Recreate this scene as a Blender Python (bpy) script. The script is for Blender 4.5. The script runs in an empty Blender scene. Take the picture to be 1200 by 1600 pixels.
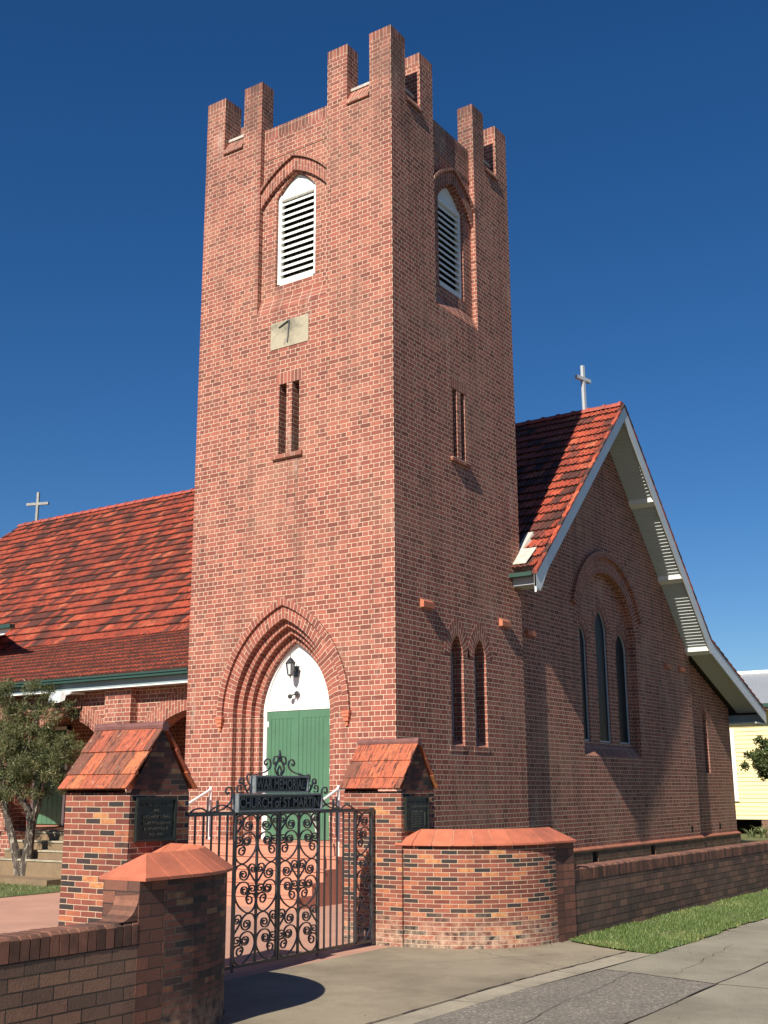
import bpy, bmesh, math, random
from mathutils import Vector, Matrix
from mathutils.geometry import tessellate_polygon
random.seed(7)
R_ = math.radians
S = bpy.context.scene
COL = S.collection
# ------------------------------------------------------------------ camera
cam = bpy.data.cameras.new('camera'); camo = bpy.data.objects.new('camera', cam); COL.objects.link(camo)
cam.sensor_fit = 'VERTICAL'; cam.sensor_height = 36.0; cam.lens = 1766.8/1600*36
cam.clip_start = .1; cam.clip_end = 2000
yaw, pitch, roll = .5934, .2422, -.0053
fw = Vector((-math.sin(yaw)*math.cos(pitch), math.cos(yaw)*math.cos(pitch), math.sin(pitch)))
r0 = Vector((math.cos(yaw), math.sin(yaw), 0)); u0 = r0.cross(fw)
r1 = r0*math.cos(roll)+u0*math.sin(roll); u1 = -r0*math.sin(roll)+u0*math.cos(roll)
M3 = Matrix((r1, u1, -fw)).transposed()
camo.matrix_world = Matrix.Translation((10.4084, -15.7478, 1.7)) @ M3.to_4x4()
S.camera = camo
# ------------------------------------------------------------------ light
SUNV = Vector((.108, -1, .775)).normalized()          # towards the sun
w = bpy.data.worlds.new('World'); S.world = w; w.use_nodes = True
nt = w.node_tree; nt.nodes.clear()
sky = nt.nodes.new('ShaderNodeTexSky'); sky.sky_type = 'NISHITA'; sky.sun_disc = False
sky.sun_elevation = math.asin(SUNV.z); sky.sun_rotation = math.atan2(SUNV.x, SUNV.y)
sky.air_density = 1.0; sky.dust_density = 0.0; sky.ozone_density = 6.0; sky.altitude = 0
bg = nt.nodes.new('ShaderNodeBackground'); bg.inputs[1].default_value = .058
wo = nt.nodes.new('ShaderNodeOutputWorld'); hs_ = nt.nodes.new('ShaderNodeHueSaturation'); hs_.inputs['Saturation'].default_value = 1.22; hs_.inputs['Hue'].default_value = .505
nt.links.new(sky.outputs[0], hs_.inputs['Color']); nt.links.new(hs_.outputs[0], bg.inputs[0]); nt.links.new(bg.outputs[0], wo.inputs[0])
sun = bpy.data.lights.new('sun', 'SUN'); sun.energy = 5.0; sun.angle = R_(.5); sun.color = (1, .93, .82)
suno = bpy.data.objects.new('sun', sun); COL.objects.link(suno)
suno.rotation_euler = SUNV.to_track_quat('Z', 'Y').to_euler(); suno.location = (5, -40, 40)
S.view_settings.view_transform = 'Standard'; S.view_settings.look = 'None'
S.view_settings.exposure = .55; S.view_settings.gamma = 1
S.render.resolution_x = 768; S.render.resolution_y = 1024

# ------------------------------------------------------------------ materials
def newmat(name):
    m = bpy.data.materials.new(name); m.use_nodes = True
    n = m.node_tree; n.nodes.clear()
    o = n.nodes.new('ShaderNodeOutputMaterial'); b = n.nodes.new('ShaderNodeBsdfPrincipled')
    n.links.new(b.outputs[0], o.inputs[0]); return m, n, b
def N(n, t, **k):
    x = n.nodes.new(t)
    for a, v in k.items(): setattr(x, a, v)
    return x
def setin(x, **k):
    for a, v in k.items(): x.inputs[a.replace('_', ' ')].default_value = v
def mixc(n, f, a, b, mode='MIX'):
    x = N(n, 'ShaderNodeMix', data_type='RGBA', blend_type=mode)
    for i, v in ((0, f), (6, a), (7, b)):
        if hasattr(v, 'links') or hasattr(v, 'is_linked'): n.links.new(v, x.inputs[i])
        else: x.inputs[i].default_value = v if i == 0 else (*v, 1)[:4]
    return x.outputs[2]
def noise(n, scale, detail=4, rough=.6, vec=None, dist=0):
    t = N(n, 'ShaderNodeTexNoise'); setin(t, Scale=scale, Detail=detail, Roughness=rough, Distortion=dist)
    if vec is not None: n.links.new(vec, t.inputs['Vector'])
    return t.outputs['Fac']
def objco(n, scale=(1, 1, 1)):
    g = N(n, 'ShaderNodeNewGeometry')
    if scale == (1, 1, 1): return g.outputs['Position']
    mp = N(n, 'ShaderNodeMapping'); mp.inputs['Scale'].default_value = scale
    n.links.new(g.outputs['Position'], mp.inputs['Vector']); return mp.outputs[0]
def ramp(n, fac, stops, interp='LINEAR'):
    r = N(n, 'ShaderNodeValToRGB'); r.color_ramp.interpolation = interp
    e = r.color_ramp.elements
    while len(e) < len(stops): e.new(.5)
    for i, (p, c) in enumerate(stops):
        e[i].position = p; e[i].color = (*c, 1) if len(c) == 3 else c
    n.links.new(fac, r.inputs[0]); return r.outputs[0]
def frange(n, v, a, b, c=0., d=1.):
    r = N(n, 'ShaderNodeMapRange'); n.links.new(v, r.inputs[0])
    for i, x in enumerate((a, b, c, d)): r.inputs[i+1].default_value = x
    return r.outputs[0]
def bump(n, h, b, strength=.5, dist=.01):
    x = N(n, 'ShaderNodeBump'); setin(x, Strength=strength, Distance=dist)
    n.links.new(h, x.inputs['Height']); n.links.new(x.outputs[0], b.inputs['Normal'])

def brickmat(name, bw, rh, mort, stops, mortar, english=False, offset=.5, interp='LINEAR', dirt=(.02, .015, .012), dirt_amt=.35, rough=.85, bleach=None, bdist=.006, low=None, mdark=None, soot=None):
    m, n, b = newmat(name)
    uv = N(n, 'ShaderNodeUVMap'); uv.uv_map = 'UVMap'
    wob = N(n, 'ShaderNodeTexNoise'); setin(wob, Scale=9., Detail=2.)
    n.links.new(uv.outputs[0], wob.inputs['Vector'])
    va = N(n, 'ShaderNodeVectorMath', operation='MULTIPLY_ADD')
    n.links.new(wob.outputs['Color'], va.inputs[0]); va.inputs[1].default_value = (.006, .006, 0); n.links.new(uv.outputs[0], va.inputs[2])
    t = N(n, 'ShaderNodeTexBrick'); n.links.new(va.outputs[0], t.inputs['Vector'])
    t.offset = offset; t.offset_frequency = 2; t.squash = .5 if english else 1; t.squash_frequency = 2
    setin(t, Color1=(0, 0, 0, 1), Color2=(1, 1, 1, 1), Mortar=(.5, .5, .5, 1), Scale=1., Mortar_Size=mort, Mortar_Smooth=.25, Bias=0., Brick_Width=bw, Row_Height=rh)
    P = objco(n)
    fine = noise(n, 60, 4, .7, P); mid = noise(n, 14, 3, .6, P); big = noise(n, .55, 5, .6, P)
    streak = noise(n, 1.6, 5, .65, objco(n, (1, 1, .25)))
    add = N(n, 'ShaderNodeMath', operation='MULTIPLY_ADD'); n.links.new(mid, add.inputs[0]); add.inputs[1].default_value = .35
    sub = N(n, 'ShaderNodeMath', operation='ADD'); n.links.new(t.outputs['Color'], add.inputs[2]); n.links.new(add.outputs[0], sub.inputs[0]); sub.inputs[1].default_value = -.175
    sub.use_clamp = True
    c = ramp(n, sub.outputs[0], stops, interp)
    c = mixc(n, frange(n, fine, .3, .75), c, tuple(.72 for _ in range(3)), 'MULTIPLY')
    mcol = mixc(n, mid, mortar, tuple(x*.72 for x in mortar))
    if mdark: mcol = mixc(n, frange(n, streak, .35, .6), mcol, mdark)
    c = mixc(n, t.outputs['Fac'], c, mcol)
    if bleach: c = mixc(n, frange(n, big, .5, .75, 0, bleach[3]), c, bleach[:3])
    c = mixc(n, frange(n, streak, .5, .8, 0, dirt_amt), c, dirt)
    if soot:
        sx = N(n, 'ShaderNodeSeparateXYZ'); n.links.new(P, sx.inputs[0])
        sn_ = noise(n, 1.1, 6, .7, objco(n, (1, 1, .5)))
        lm = N(n, 'ShaderNodeMath', operation='MULTIPLY'); n.links.new(frange(n, sx.outputs[2], soot[0], soot[1]), lm.inputs[0]); n.links.new(frange(n, sn_, .44, .62, 0, soot[2]), lm.inputs[1])
        c = mixc(n, lm.outputs[0], c, (.05, .032, .025))
        rs = noise(n, 2.6, 5, .7, objco(n, (1, 1, .09)))          # rain streaks and salts
        c = mixc(n, frange(n, rs, .56, .76, 0, .55), c, (.10, .05, .035))
        c = mixc(n, frange(n, noise(n, 1.9, 5, .75, objco(n, (1, 1, .3))), .58, .74, 0, .42), c, (.60, .45, .36))
    if low:                                   # lime bloom and splash near the foot of the wall
        sx = N(n, 'ShaderNodeSeparateXYZ'); n.links.new(P, sx.inputs[0])
        lm = N(n, 'ShaderNodeMath', operation='MULTIPLY'); n.links.new(frange(n, sx.outputs[2], low[1], low[0]), lm.inputs[0]); n.links.new(frange(n, mid, .35, .65, 0, .6), lm.inputs[1])
        c = mixc(n, lm.outputs[0], c, low[2])
    n.links.new(c, b.inputs['Base Color']); setin(b, Roughness=rough)
    inv = N(n, 'ShaderNodeMath', operation='MULTIPLY_ADD'); n.links.new(t.outputs['Fac'], inv.inputs[0]); inv.inputs[1].default_value = -1.
    fm = N(n, 'ShaderNodeMath', operation='MULTIPLY'); n.links.new(fine, fm.inputs[0]); fm.inputs[1].default_value = .35
    n.links.new(fm.outputs[0], inv.inputs[2])
    bump(n, inv.outputs[0], b, .8, bdist)
    return m
def plain(name, col, rough=.6, var=.18, scale=6., metal=0., bmp=0., tint=None, spec=.5, dirtcol=None, dirt=0., speck=0.):
    m, n, b = newmat(name); P = objco(n)
    nz = noise(n, scale, 5, .65, P)
    c = mixc(n, frange(n, nz, .25, .75), tuple(x*(1-var) for x in col), tuple(min(1, x*(1+var)) for x in col))
    if tint:
        a = N(n, 'ShaderNodeAttribute'); a.attribute_name = 'tint'
        c = mixc(n, 1., c, ramp(n, a.outputs['Fac'], tint), 'MULTIPLY')
    if dirtcol: c = mixc(n, frange(n, noise(n, scale*.37, 6, .7, P), .48, .72, 0, dirt), c, dirtcol)
    if speck:
        c = mixc(n, frange(n, noise(n, 75, 3, .8, P), .42, .66, 0, speck), c, tuple(x*.35 for x in col))
        c = mixc(n, frange(n, noise(n, 90, 2, .8, P), .62, .72, 0, speck), c, tuple(min(1, x*1.9) for x in col))
    n.links.new(c, b.inputs['Base Color']); setin(b, Roughness=rough, Metallic=metal)
    b.inputs['Specular IOR Level'].default_value = spec
    if bmp: bump(n, noise(n, scale*8, 4, .7, P), b, .6, bmp)
    return m

MAT = {}
TB = [(0, (.20, .060, .042)), (.2, (.275, .080, .056)), (.65, (.35, .104, .072)), (1, (.43, .138, .092))]
TM = (.82, .65, .46)
MAT['brick'] = brickmat('tower_brick', .24, .086, .0056, TB, TM, english=True, bleach=(.46, .27, .18, .40), dirt_amt=.4, soot=(12.5, 16.5, .75))
MAT['soldier'] = brickmat('tower_brick_soldier', .24, .086, .0052, TB, TM, offset=0, bleach=(.46, .27, .18, .35), dirt_amt=.5, soot=(12.5, 16.2, .85))
MAT['ring'] = brickmat('arch_brick', .24, .086, .0052, TB, TM, offset=.5, dirt_amt=.2)
MAT['plinthbrick'] = brickmat('plinth_brick', .24, .086, .005, [(0, (.12, .05, .03)), (1, (.24, .12, .08))], (.35, .28, .2), english=True, dirt_amt=.8, dirt=(.12, .10, .07))
PB = [(0, (.035, .028, .026)), (.2, (.06, .035, .03)), (.3, (.17, .045, .03)), (.6, (.25, .07, .045)), (.82, (.34, .10, .06)), (.94, (.48, .16, .07)), (1, (.55, .26, .10))]
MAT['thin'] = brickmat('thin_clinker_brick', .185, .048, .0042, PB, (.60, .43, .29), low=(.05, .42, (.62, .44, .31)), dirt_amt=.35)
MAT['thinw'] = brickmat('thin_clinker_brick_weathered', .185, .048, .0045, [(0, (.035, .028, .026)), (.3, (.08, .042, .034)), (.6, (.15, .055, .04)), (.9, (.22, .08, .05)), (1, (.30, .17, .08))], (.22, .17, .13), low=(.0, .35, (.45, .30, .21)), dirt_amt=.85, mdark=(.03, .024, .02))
SB = [(0, (.13, .075, .052)), (.4, (.19, .100, .068)), (.75, (.26, .13, .085)), (1, (.33, .165, .10))]
MAT['street'] = brickmat('street_wall_brick', .24, .086, .0052, SB, (.014, .010, .008), dirt_amt=.6, bdist=.02, bleach=(.22, .15, .10, .5))
MAT['streetend'] = brickmat('street_wall_pier_brick', .24, .086, .004, [(0, (.11, .05, .036)), (1, (.27, .105, .065))], (.05, .035, .027), dirt_amt=.7, bdist=.014)
MAT['coping'] = plain('brick_coping', (.19, .09, .06), .85, .35, 9, bmp=.006, tint=[(0, (.45, .45, .45)), (1, (1.35, 1.2, 1.1))], dirtcol=(.04, .03, .025), dirt=.8)
MAT['cap'] = plain('terracotta_cap', (.55, .165, .09), .6, .14, 5, bmp=.003, tint=[(0, (.76, .76, .76)), (1, (1.12, 1.08, 1.02))], dirtcol=(.22, .08, .05), dirt=.6)
MAT['capjoint'] = plain('cap_joint', (.55, .36, .25), .9, .2, 12)
MAT['terracotta'] = plain('terracotta_brick', (.50, .16, .085), .7, .15, 9, bmp=.002)
MAT['cappingbrick'] = plain('plinth_capping_brick', (.34, .12, .07), .8, .25, 9, bmp=.003, dirtcol=(.12, .07, .05), dirt=.7)
def tilemat(name, base, moss, amt, spec=.35):
    m, n, b = newmat(name); P = objco(n)
    a = N(n, 'ShaderNodeAttribute'); a.attribute_name = 'tint'
    c = ramp(n, a.outputs['Fac'], base)
    nz = noise(n, 3.2, 6, .7, P); fine = noise(n, 38, 4, .75, P)
    c = mixc(n, frange(n, fine, .35, .7, 0, .6), c, (.13, .045, .033))
    c = mixc(n, frange(n, noise(n, 9, 4, .75, objco(n, (2.5, .6, .6))), .5, .62, 0, .85), c, (.045, .026, .022))
    c = mixc(n, frange(n, nz, .5, .68, 0, amt), c, moss)
    spk = noise(n, 22, 2, .5, P)
    c = mixc(n, frange(n, spk, .69, .73, 0, .7), c, (.36, .31, .24))
    n.links.new(c, b.inputs['Base Color']); setin(b, Roughness=.7); b.inputs['Specular IOR Level'].default_value = spec
    bump(n, fine, b, .5, .006); return m
RT = [(0, (.035, .018, .015)), (.2, (.09, .032, .024)), (.36, (.20, .05, .033)), (.45, (.42, .065, .032)), (.85, (.58, .10, .045)), (1, (.66, .19, .09))]
MAT['tile'] = tilemat('marseille_tile', RT, (.05, .03, .025), .55)
MAT['tilelow'] = tilemat('marseille_tile_mossy', [(0, (.07, .03, .025)), (.25, (.30, .058, .033)), (1, (.56, .11, .05))], (.07, .038, .028), .5)
PT = [(0, (.20, .08, .05)), (.3, (.32, .11, .06)), (.5, (.50, .12, .06)), (.85, (.58, .16, .07)), (1, (.64, .25, .09))]
MAT['shingle'] = tilemat('flat_terracotta_tile', PT, (.20, .07, .04), .35)
MAT['ridge'] = plain('ridge_tile', (.36, .07, .045), .7, .3, 6, bmp=.004, dirtcol=(.12, .07, .06), dirt=.6)
MAT['ridgedark'] = plain('pillar_ridge_tile', (.17, .07, .06), .75, .3, 12, bmp=.004)
MAT['white'] = plain('white_paint', (.80, .79, .74), .45, .03, 3)
MAT['soffit'] = plain('cream_soffit_paint', (.50, .53, .53), .6, .05, 2)
MAT['barge'] = plain('bargeboard_paint', (.66, .70, .72), .5, .06, 2)
MAT['fasciashade'] = plain('gutter_shade_on_fascia', (.24, .30, .31), .5, .06, 2)  # gutter's shadow on the white fascia, put into the paint colour
MAT['gutter'] = plain('dark_green_gutter', (.03, .07, .055), .4, .1, 4)
MAT['door'] = plain('green_door_paint', (.075, .175, .10), .5, .12, 2.5, dirtcol=(.05, .10, .065), dirt=.6)
MAT['frame'] = plain('grey_window_frame', (.45, .48, .50), .5, .05, 3)
MAT['bluegrey'] = plain('blue_grey_lead', (.10, .14, .17), .5, .05, 3)
MAT['glass'] = plain('dark_leaded_glass', (.012, .014, .016), .45, .3, 20, spec=.15)
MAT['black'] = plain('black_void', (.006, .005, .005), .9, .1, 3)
MAT['inside'] = plain('dim_interior_render', (.10, .07, .055), .9, .2, 3)
MAT['iron'] = plain('black_painted_wrought_iron', (.034, .036, .040), .30, .3, 30, spec=.9)
MAT['letter'] = plain('raised_sign_lettering', (.09, .095, .10), .30, .1, 20, spec=1.)
MAT['bronze'] = plain('dark_bronze_plaque', (.020, .024, .020), .38, .3, 20, metal=.1, bmp=.001)
MAT['bronzel'] = plain('raised_bronze_lettering', (.075, .08, .068), .35, .2, 20, metal=.2)
MAT['stone'] = plain('grey_sandstone', (.40, .35, .25), .85, .15, 5, bmp=.003, dirtcol=(.10, .095, .07), dirt=1.)
MAT['concrete'] = plain('driveway_concrete', (.29, .24, .165), .9, .16, 1.1, bmp=.004, dirtcol=(.12, .095, .065), dirt=.9, speck=.25)
MAT['concrete2'] = plain('footpath_concrete', (.30, .265, .195), .9, .2, 1.5, bmp=.005, dirtcol=(.15, .13, .09), dirt=.8, speck=.6)
MAT['strip'] = plain('pale_concrete_edge', (.36, .31, .225), .9, .2, 3, bmp=.003, dirtcol=(.18, .155, .11), dirt=.9, speck=.4)
MAT['pink'] = plain('pink_concrete_path', (.46, .25, .175), .85, .12, 1.3, bmp=.002, dirtcol=(.26, .15, .11), dirt=.5)
MAT['stepc'] = plain('terracotta_coloured_step', (.50, .22, .14), .8, .12, 3, bmp=.002, dirtcol=(.33, .16, .11), dirt=.6)
MAT['stepy'] = plain('shaded_sandstone_step', (.22, .15, .085), .85, .2, 5, bmp=.004, dirtcol=(.14, .10, .06), dirt=.7)  # sandstone darkened in colour to stand in for the tree's shade
MAT['crack'] = plain('dark_joint_grit', (.05, .04, .03), .95, .2, 12)
MAT['soil'] = plain('dry_soil_and_thatch', (.09, .08, .035), .95, .35, 9, bmp=.01)
MAT['lawn'] = plain('lawn_base', (.11, .12, .04), .95, .35, 4, bmp=.02)
MAT['steel'] = plain('galvanised_steel', (.40, .41, .41), .4, .1, 6, metal=.6)
MAT['greytimber'] = plain('weathered_grey_timber', (.30, .30, .28), .9, .3, 9, bmp=.003)
MAT['cement'] = plain('cement_flashing', (.50, .46, .40), .9, .25, 9, bmp=.004, dirtcol=(.22, .2, .17), dirt=.5)
def aggregate():
    m, n, b = newmat('exposed_aggregate_paving'); P = objco(n)
    v = N(n, 'ShaderNodeTexVoronoi'); setin(v, Scale=62.); n.links.new(P, v.inputs['Vector'])
    c = ramp(n, v.outputs['Color'], [(0, (.11, .095, .075)), (.5, (.19, .165, .13)), (.8, (.27, .235, .19)), (1, (.48, .43, .36))])
    c = mixc(n, frange(n, noise(n, 1.4, 5, .6, P), .4, .7, 0, .45), c, (.10, .09, .075))
    n.links.new(c, b.inputs['Base Color']); setin(b, Roughness=.9); bump(n, v.outputs['Distance'], b, .7, .01); return m
MAT['aggregate'] = aggregate()
MAT['asphalt'] = plain('road_asphalt', (.05, .05, .048), .9, .2, 20, bmp=.006)
def leafmat(name, a_, b_, c_):
    m, n, b = newmat(name)
    a = N(n, 'ShaderNodeAttribute'); a.attribute_name = 'tint'
    n.links.new(ramp(n, a.outputs['Fac'], [(0, a_), (.55, b_), (1, c_)]), b.inputs['Base Color']); setin(b, Roughness=.55)
    tr = N(n, 'ShaderNodeBsdfTranslucent'); n.links.new(ramp(n, a.outputs['Fac'], [(0, a_), (.55, b_), (1, c_)]), tr.inputs[0])
    ms = N(n, 'ShaderNodeMixShader'); ms.inputs[0].default_value = .25
    o = [x for x in n.nodes if x.type == 'OUTPUT_MATERIAL'][0]
    n.links.new(b.outputs[0], ms.inputs[1]); n.links.new(tr.outputs[0], ms.inputs[2]); n.links.new(ms.outputs[0], o.inputs[0]); return m
MAT['leafA'] = leafmat('bottlebrush_leaf', (.035, .042, .018), (.10, .12, .035), (.34, .29, .15))
MAT['leafB'] = leafmat('glossy_shrub_leaf', (.02, .035, .012), (.06, .09, .025), (.16, .18, .06))
MAT['leafC'] = leafmat('strap_leaf', (.07, .10, .03), (.18, .22, .08), (.42, .42, .25))
MAT['blade'] = leafmat('grass_blade', (.07, .12, .03), (.14, .21, .05), (.36, .34, .13))
MAT['redflower'] = plain('red_flower', (.45, .015, .01), .6, .1, 9)
def bark():
    m, n, b = newmat('pale_flaking_bark'); P = objco(n, (1, 1, .35))
    nz = noise(n, 18, 5, .7, P, .8)
    n.links.new(ramp(n, nz, [(0, (.03, .022, .016)), (.52, (.07, .052, .04)), (.60, (.30, .26, .20)), (1, (.42, .37, .30))]), b.inputs['Base Color'])
    setin(b, Roughness=.95); bump(n, nz, b, 1., .02); return m
MAT['bark'] = bark()
MAT['yellow'] = plain('pale_yellow_weatherboard', (.80, .67, .34), .6, .03, 2)
MAT['corr'] = plain('galvanised_roof_sheet', (.36, .38, .40), .5, .07, 1, metal=.3)
MAT['stump'] = MAT['plinthbrick']

# ------------------------------------------------------------------ mesh helpers
class MB:
    def __init__(s): s.v = []; s.f = []; s.uv = []; s.mi = []; s.t = []; s.mats = []
    def mid(s, m):
        if m not in s.mats: s.mats.append(m)
        return s.mats.index(m)
    def face(s, pts, uvs=None, m=None, tint=.5):
        i = len(s.v); s.v += [tuple(p) for p in pts]; s.f.append(tuple(range(i, i+len(pts))))
        if uvs is None: uvs = autouv(pts)
        s.uv += [tuple(u) for u in uvs]; s.mi.append(s.mid(m)); s.t.append(tint)
    def box(s, a, b, m=None, tint=.5, skip=''):
        x0, y0, z0 = a; x1, y1, z1 = b
        F = {'l': [(x0,y1,z0),(x0,y0,z0),(x0,y0,z1),(x0,y1,z1)], 'r': [(x1,y0,z0),(x1,y1,z0),(x1,y1,z1),(x1,y0,z1)],
             'f': [(x0,y0,z0),(x1,y0,z0),(x1,y0,z1),(x0,y0,z1)], 'b': [(x1,y1,z0),(x0,y1,z0),(x0,y1,z1),(x1,y1,z1)],
             't': [(x0,y0,z1),(x1,y0,z1),(x1,y1,z1),(x0,y1,z1)], 'd': [(x0,y1,z0),(x1,y1,z0),(x1,y0,z0),(x0,y0,z0)]}
        for k, p in F.items():
            if k not in skip: s.face(p, m=m, tint=tint)
    def hexa(s, p, m=None, tint=.5):        # 8 points: bottom 4, top 4
        for q in ((0,3,2,1),(4,5,6,7),(0,1,5,4),(1,2,6,5),(2,3,7,6),(3,0,4,7)): s.face([p[i] for i in q], m=m, tint=tint)
    def prism(s, poly, vec, m=None, tint=.5):
        vec = Vector(vec); P = [Vector(p) for p in poly]; Q = [p+vec for p in P]
        s.face(P[::-1], m=m, tint=tint); s.face(Q, m=m, tint=tint)
        for i in range(len(P)):
            j = (i+1) % len(P); s.face([P[i], P[j], Q[j], Q[i]], m=m, tint=tint)
    def tube(s, pts, r, n=8, m=None, tint=.5, cap=True):
        pts = [Vector(p) for p in pts]; rr = r if isinstance(r, (list, tuple)) else [r]*len(pts)
        rings = []; up = Vector((.3, .2, 1)).normalized()
        for i, p in enumerate(pts):
            d = (pts[min(i+1, len(pts)-1)]-pts[max(i-1, 0)]).normalized()
            a = d.cross(up)
            if a.length < .05: a = d.cross(Vector((1, 0, 0)))
            a.normalize(); b = d.cross(a)
            rings.append([p+(a*math.cos(2*math.pi*k/n)+b*math.sin(2*math.pi*k/n))*rr[i] for k in range(n)])
        L = 0
        for i in range(len(pts)-1):
            L2 = L+(pts[i+1]-pts[i]).length
            for k in range(n):
                j = (k+1) % n
                s.face([rings[i][k], rings[i][j], rings[i+1][j], rings[i+1][k]], [(k*.1, L), (k*.1+.1, L), (k*.1+.1, L2), (k*.1, L2)], m, tint)
            L = L2
        if cap:
            s.face(rings[0][::-1], m=m, tint=tint); s.face(rings[-1], m=m, tint=tint)
    def obj(s, name, parent=None, smooth=False, merge=False, **props):
        me = bpy.data.meshes.new(name); me.from_pydata(s.v, [], s.f)
        for m in s.mats: me.materials.append(MAT[m])
        uvl = me.uv_layers.new(name='UVMap'); uvl.data.foreach_set('uv', [c for u in s.uv for c in u])
        me.polygons.foreach_set('material_index', s.mi)
        a = me.attributes.new('tint', 'FLOAT', 'FACE'); a.data.foreach_set('value', s.t)
        if merge:
            bm = bmesh.new(); bm.from_mesh(me); bmesh.ops.remove_doubles(bm, verts=bm.verts, dist=.0004)
            bmesh.ops.recalc_face_normals(bm, faces=bm.faces); bm.to_mesh(me); bm.free()
        if smooth: me.polygons.foreach_set('use_smooth', [True]*len(me.polygons))
        me.update()
        o = bpy.data.objects.new(name, me); COL.objects.link(o)
        if parent:
            o.parent = parent; o.matrix_parent_inverse = Matrix.Translation(-wloc(parent))
        for k, v in props.items(): o[k] = v
        return o
def wloc(o):
    l = Vector(o.location)
    if o.type == 'MESH': return Vector((0, 0, 0))
    return l
def autouv(pts):
    P = [Vector(p) for p in pts]
    nrm = (P[1]-P[0]).cross(P[2]-P[0])
    if nrm.length < 1e-9 and len(P) > 3: nrm = (P[2]-P[0]).cross(P[3]-P[0])
    ax, ay, az = abs(nrm.x), abs(nrm.y), abs(nrm.z)
    if az >= ax and az >= ay: return [(p.x, p.y) for p in P]
    if ay >= ax: return [(p.x, p.z) for p in P]
    return [(p.y, p.z) for p in P]
def thing(name, loc, label, cat, group=None):
    o = bpy.data.objects.new(name, None); COL.objects.link(o); o.location = loc; o.empty_display_size = .3
    o['label'] = label; o['category'] = cat
    if group: o['group'] = group
    return o
class Frame:                       # wall frame: u along the wall, d inwards, z up
    def __init__(s, O, U, Nn): s.O = Vector(O); s.U = Vector(U); s.N = Vector(Nn)
    def __call__(s, u, z, d=0): return s.O+s.U*u+s.N*d+Vector((0, 0, z))
def arc(P, Q, R, n=12):            # circular arc P->Q bulging to the left side of travel when R>0
    P = Vector(P); Q = Vector(Q); m = (P+Q)/2; d = Q-P; L = d.length; h = math.sqrt(max(R*R-L*L/4, 0))
    nrm = Vector((-d.y, d.x)).normalized(); c = m+nrm*h
    a0 = math.atan2(P.y-c.y, P.x-c.x); a1 = math.atan2(Q.y-c.y, Q.x-c.x)
    if a1 < a0-math.pi: a1 += 2*math.pi
    if a1 > a0+math.pi: a1 -= 2*math.pi
    return [(c.x+R*math.cos(a0+(a1-a0)*i/n), c.y+R*math.sin(a0+(a1-a0)*i/n)) for i in range(n+1)]
def pointed(cx, half, zs, za, n=12):     # points right spring -> apex -> left spring, two arcs with centres on the springing line
    rise = za-zs; r = (rise*rise+half*half)/(2*half)
    if r < half: r = half*1.001
    a = arc((cx+half, zs), (cx, za), r, n); b = [(2*cx-x, z) for x, z in a[::-1]]
    return a+b[1:]
def flatpoint(cx, half, zs, za, R, n=10):
    a = arc((cx+half, zs), (cx, za), R, n); b = [(2*cx-x, z) for x, z in a[::-1]]
    return a+b[1:]
def wallpoly(mb, F, outline, holes=(), d=0, m='brick', reveal=None, rm=None):
    loops = [outline]+list(holes); allp = [p for l in loops for p in l]
    tris = tessellate_polygon([[Vector((x, z, 0)) for x, z in l] for l in loops])
    for t in tris: mb.face([F(*allp[i], d) for i in t], [allp[i] for i in t], m)
    if reveal:
        for l in holes: hole_sides(mb, F, l, d, d+reveal, rm or m)
def hole_sides(mb, F, l, d0, d1, m):
    L = 0
    for i in range(len(l)):
        a = l[i]; b = l[(i+1) % len(l)]; L2 = L+math.hypot(a[0]-b[0], a[1]-b[1])
        if abs(a[0]-b[0]) < 1e-4: uv = [(d0, a[1]), (d0, b[1]), (d1, b[1]), (d1, a[1])]
        else: uv = [(d0, L), (d0, L2), (d1, L2), (d1, L)]
        mb.face([F(*a, d0), F(*b, d0), F(*b, d1), F(*a, d1)], uv, m); L = L2
def ring(mb, F, inner, outer, d0, d1, m='ring', inner_side=True, w=None):
    L = 0; wd = w or math.hypot(inner[0][0]-outer[0][0], inner[0][1]-outer[0][1])
    n = len(inner)
    for i in range(n-1):
        a, b, c, e = inner[i], inner[i+1], outer[i+1], outer[i]
        L2 = L+(math.hypot(a[0]-b[0], a[1]-b[1])+math.hypot(c[0]-e[0], c[1]-e[1]))/2
        mb.face([F(*a, d0), F(*b, d0), F(*c, d0), F(*e, d0)], [(0, L), (0, L2), (wd, L2), (wd, L)], m)
        if inner_side: mb.face([F(*a, d0), F(*b, d0), F(*b, d1), F(*a, d1)], [(0, L), (0, L2), (d1-d0, L2), (d1-d0, L)], m)
        mb.face([F(*e, d0), F(*c, d0), F(*c, d1), F(*e, d1)], [(0, L), (0, L2), (d1-d0, L2), (d1-d0, L)], m)
        L = L2
    for k in (0, n-1):
        a, e = inner[k], outer[k]
        mb.face([F(*a, d0), F(*e, d0), F(*e, d1), F(*a, d1)], [(0, 0), (wd, 0), (wd, .05), (0, .05)], m)
def fbox(mb, F, u0, u1, z0, z1, d0, d1, m, tint=.5):
    P = [F(u0, z0, d0), F(u1, z0, d0), F(u1, z0, d1), F(u0, z0, d1), F(u0, z1, d0), F(u1, z1, d0), F(u1, z1, d1), F(u0, z1, d1)]
    mb.hexa(P, m, tint)
def rect(u0, u1, z0, z1): return [(u0, z0), (u1, z0), (u1, z1), (u0, z1)]
def opening(cx, half, z0, zs, za, n=8): return [(cx-half, z0), (cx+half, z0)]+pointed(cx, half, zs, za, n)
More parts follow.
